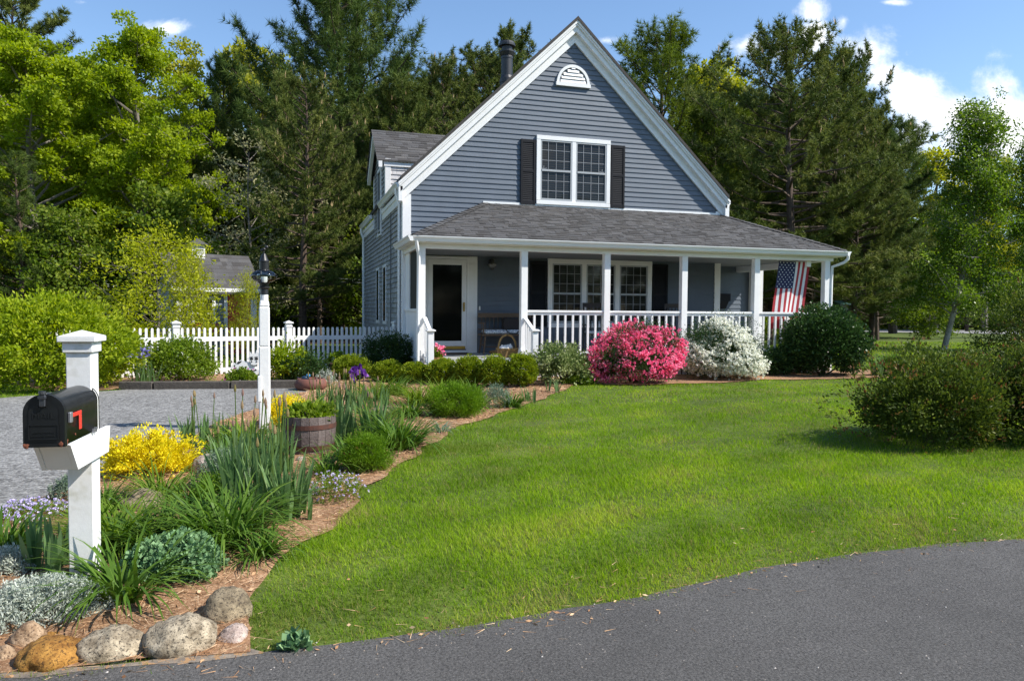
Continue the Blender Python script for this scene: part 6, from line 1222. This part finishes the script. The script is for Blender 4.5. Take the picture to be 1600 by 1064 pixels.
for a in [
    # left of the house, front row
    ('oak1', 'oak_tree', 'big bright green oak at the far left edge above the bush', 'oak', 62, 27, 52, 1.05, .3),
    ('oak2', 'oak_tree', 'tall bright green oak left of the lamp post, behind the shed', 'oak', 222, 29, 50, .98, 1.2),
    ('oak1', 'oak_tree', 'bright green oak filling the gap between the two biggest oaks', 'oak', 142, 33, 105, .95, 2.2),
    ('oak2', 'oak_tree', 'bright oak cut off by the left edge of the photograph', 'oak', -75, 30, 75, 1.1, 2.9),
    ('pitch3', 'pine_tree', 'dark pine top standing above the oaks at the top left corner', 'pine', 32, 46, 2, 1.0, .5),
    ('oak3', 'oak_tree', 'thin leaved oak standing between the tall oak and the big pine', 'oak', 300, 38, 88, .9, .1),
    ('white2', 'pine_tree', 'dark pine with drooping layers left of the tallest pine', 'pine', 352, 36, 112, .85, 1.9),
    ('far', 'oak_tree', 'yellow green oak crown showing behind the tallest pine on its left', 'oak', 402, 48, 75, .9, 2.5),
    ('white1', 'pine_tree', 'tallest pine, its spreading crown cut off by the top edge', 'pine', 524, 36, -75, .88, .9),
    ('cpine', 'pine_tree', 'pine dotted with tan candles in front of the tallest pine', 'pine', 474, 25.5, 132, .92, .2),
    ('pitch1', 'pine_tree', 'slim pine with reddish bare trunk just left of the house', 'pine', 500, 29, 215, .75, 2.0),
    ('pitch2', 'pine_tree', 'pine crown right behind the dormer', 'pine', 622, 33, 150, 1.0, 2.9),
    ('cpine', 'pine_tree', 'candle tipped pine over the ridge of the dormer', 'pine', 690, 36, 112, .95, 1.4),
    ('pitch1', 'pine_tree', 'pine crown just left of the chimney pipe', 'pine', 760, 38, 100, .9, .4),
    ('pitch3', 'pine_tree', 'narrow pine top showing behind the chimney pipe', 'pine', 800, 44, 66, .9, 1.1),
    ('pale', 'budding_tree', 'sparse tree with pale buds left of the candle dotted pine', 'tree', 395, 27, 215, 1.0, .6),
    ('spruce', 'pine_tree', 'low dark pine at the left edge under the oaks', 'pine', 30, 25, 255, 1.1, .9),
    ('spruce', 'pine_tree', 'low dark pine right of the lamp post, under the bigger pines', 'pine', 402, 31, 290, 1.0, 2.1),
    ('und', 'understorey_tree', 'low green tree under the oaks above the yellow bush', 'tree', 120, 25.5, 330, 1.0, .4),
    ('und', 'understorey_tree', 'low green tree behind the shed roof', 'tree', 262, 27, 300, 1.0, 1.4),
    ('shedtree', 'willow_shrub', 'yellow green multi stemmed small tree in front of the shed', 'small tree', 244, 18.2, 364, 1.06, .2),
    ('shedtree', 'willow_shrub', 'narrow yellow green leafy branches beside the red door', 'small tree', 386, 19.6, 430, .44, 1.7),
    ('shedtree', 'willow_shrub', 'upright yellow green leafy stems reaching over the middle of the shed roof', 'small tree', 300, 18.9, 386, .42, 3.3),
    # right of the house
    ('gpine', 'pine_tree', 'mid green soft needled pine just right of the gable', 'pine', 1035, 33, 66, 1.05, 2.4),
    ('far', 'oak_tree', 'yellow green oak crown between the two groups of pines on the right', 'oak', 1105, 42, 92, .9, .6),
    ('gpine', 'pine_tree', 'soft needled pine directly behind the right roof edge', 'pine', 1110, 31, 175, 1.1, .2),
    ('pitch2', 'pine_tree', 'large dark pine right of the house with the highest tip', 'pine', 1232, 26, 60, 1.0, .0),
    ('pitch1', 'pine_tree', 'large dark pine leaning beside the highest one on its right', 'pine', 1300, 28, 98, .80, 2.2),
    ('pitch3', 'pine_tree', 'narrower pine at the right end of the dark pine group', 'pine', 1362, 30, 188, .78, .9),
    ('pitch1', 'pine_tree', 'pine filling the middle of the dark group, behind the highest one', 'pine', 1268, 33, 135, .95, 4.0),
    ('pitch2', 'pine_tree', 'pine behind the left side of the dark group', 'pine', 1185, 33, 150, .95, 5.0),
    ('pitch2', 'pine_tree', 'low spreading pine over the lane right of the dark group', 'pine', 1332, 27.5, 268, 1.02, 1.5),
    ('far', 'oak_tree', 'distant yellow green oak left of the birch', 'oak', 1462, 62, 225, 1.0, 1.9),
    ('birch', 'birch_tree', 'slender leaning birch with pale trunk at the right', 'birch', 1474, 28, 146, .98, 5.95),
    ('birch', 'birch_tree', 'birch cut off by the right edge of the photograph', 'birch', 1640, 27, 200, .8, 2.0),
    ('oak3', 'oak_tree', 'distant loose crowned oak behind the birch', 'oak', 1540, 58, 240, 1.1, 2.0),
]: tree(*a)
# the darker woods further back
r = np.random.default_rng(77); kinds = ['pitch1', 'pitch2', 'pitch3', 'white2', 'und', 'spruce']
k = 0
for (px0, px1, n, d0, d1, ty) in ((-60, 640, 26, 34, 60, 190), (-40, 640, 14, 30, 48, 330), (560, 900, 9, 44, 62, 140), (960, 1420, 12, 36, 60, 190), (1130, 1660, 16, 64, 82, 330), (1180, 1660, 12, 40, 80, 395)):
    for i in range(n):
        px = px0 + (px1 - px0) * (i + r.uniform(.1, .9)) / n; d = r.uniform(d0, d1); kd = kinds[r.integers(0, 4)] if ty < 300 else kinds[3 + r.integers(0, 3)]
        if ty >= 330 and kd in ('und', 'spruce') : pass
        tree(kd, 'woodland_tree', 'shaded tree among the dense woods in the background', 'tree', px, d, ty + r.normal(0, 22), r.uniform(.9, 1.25), r.uniform(0, 6.3), WG)
# bare pine trunks standing in the wood's edge
for i, (px, d, ty) in enumerate(((432, 33, 240), (535, 31, 250), (556, 34, 230), (578, 38, 200), (345, 34, 250), (1205, 31, 220), (1262, 33, 200))):
    tree('pitch3', 'woodland_tree', 'bare stemmed pine at the shaded edge of the woods', 'pine', px, d, ty, .7, i * 1.1, 'bare stemmed pines at the edge of the woods')
for i in range(11):                                      # woods on the far side of the road, behind the camera, mirrored in the panes
    x = -34 + 6.5 * i; t = thing('woodland_tree', (x, -36 - 3 * (i % 3), -.56), 'leafy tree in the woods across the road', 'tree', 'trees across the road', i * 1.3)
    for nm, me in TM[('und', 'oak1', 'white2', 'und')[i % 4]]: place(me, nm, (0, 0, 0), 0, (1.3, 1.3, 1.05), t)
# low brush under the trees
for i, (px, d, hpx, wpx, lm) in enumerate(((560, 34, 36, 60, 'fresh'), (585, 31, 30, 40, 'yg'), (520, 37, 30, 60, 'und'), (430, 30, 44, 90, 'dark'), (470, 32, 34, 80, 'dark'), (10, 24, 60, 120, 'fresh'), (110, 24, 60, 110, 'und'), (180, 26, 54, 100, 'dark'), (1340, 62, 34, 130, 'und'), (1420, 63, 32, 130, 'dark'), (1500, 64, 34, 140, 'und'), (1580, 62, 40, 130, 'dark'), (1300, 46, 40, 80, 'yg'), (1200, 36, 34, 70, 'und'))):
    shrub('brush', 'low brush under the trees at the edge of the woods', 'brush', 0, 0, wpx, hpx, lm, L=.16 if d < 40 else .3, ar=.6, sprays=60, amp=.25, seed=200 + i, pos=tuple(atD(px, d)), lai=2.4, group='brush under the trees')
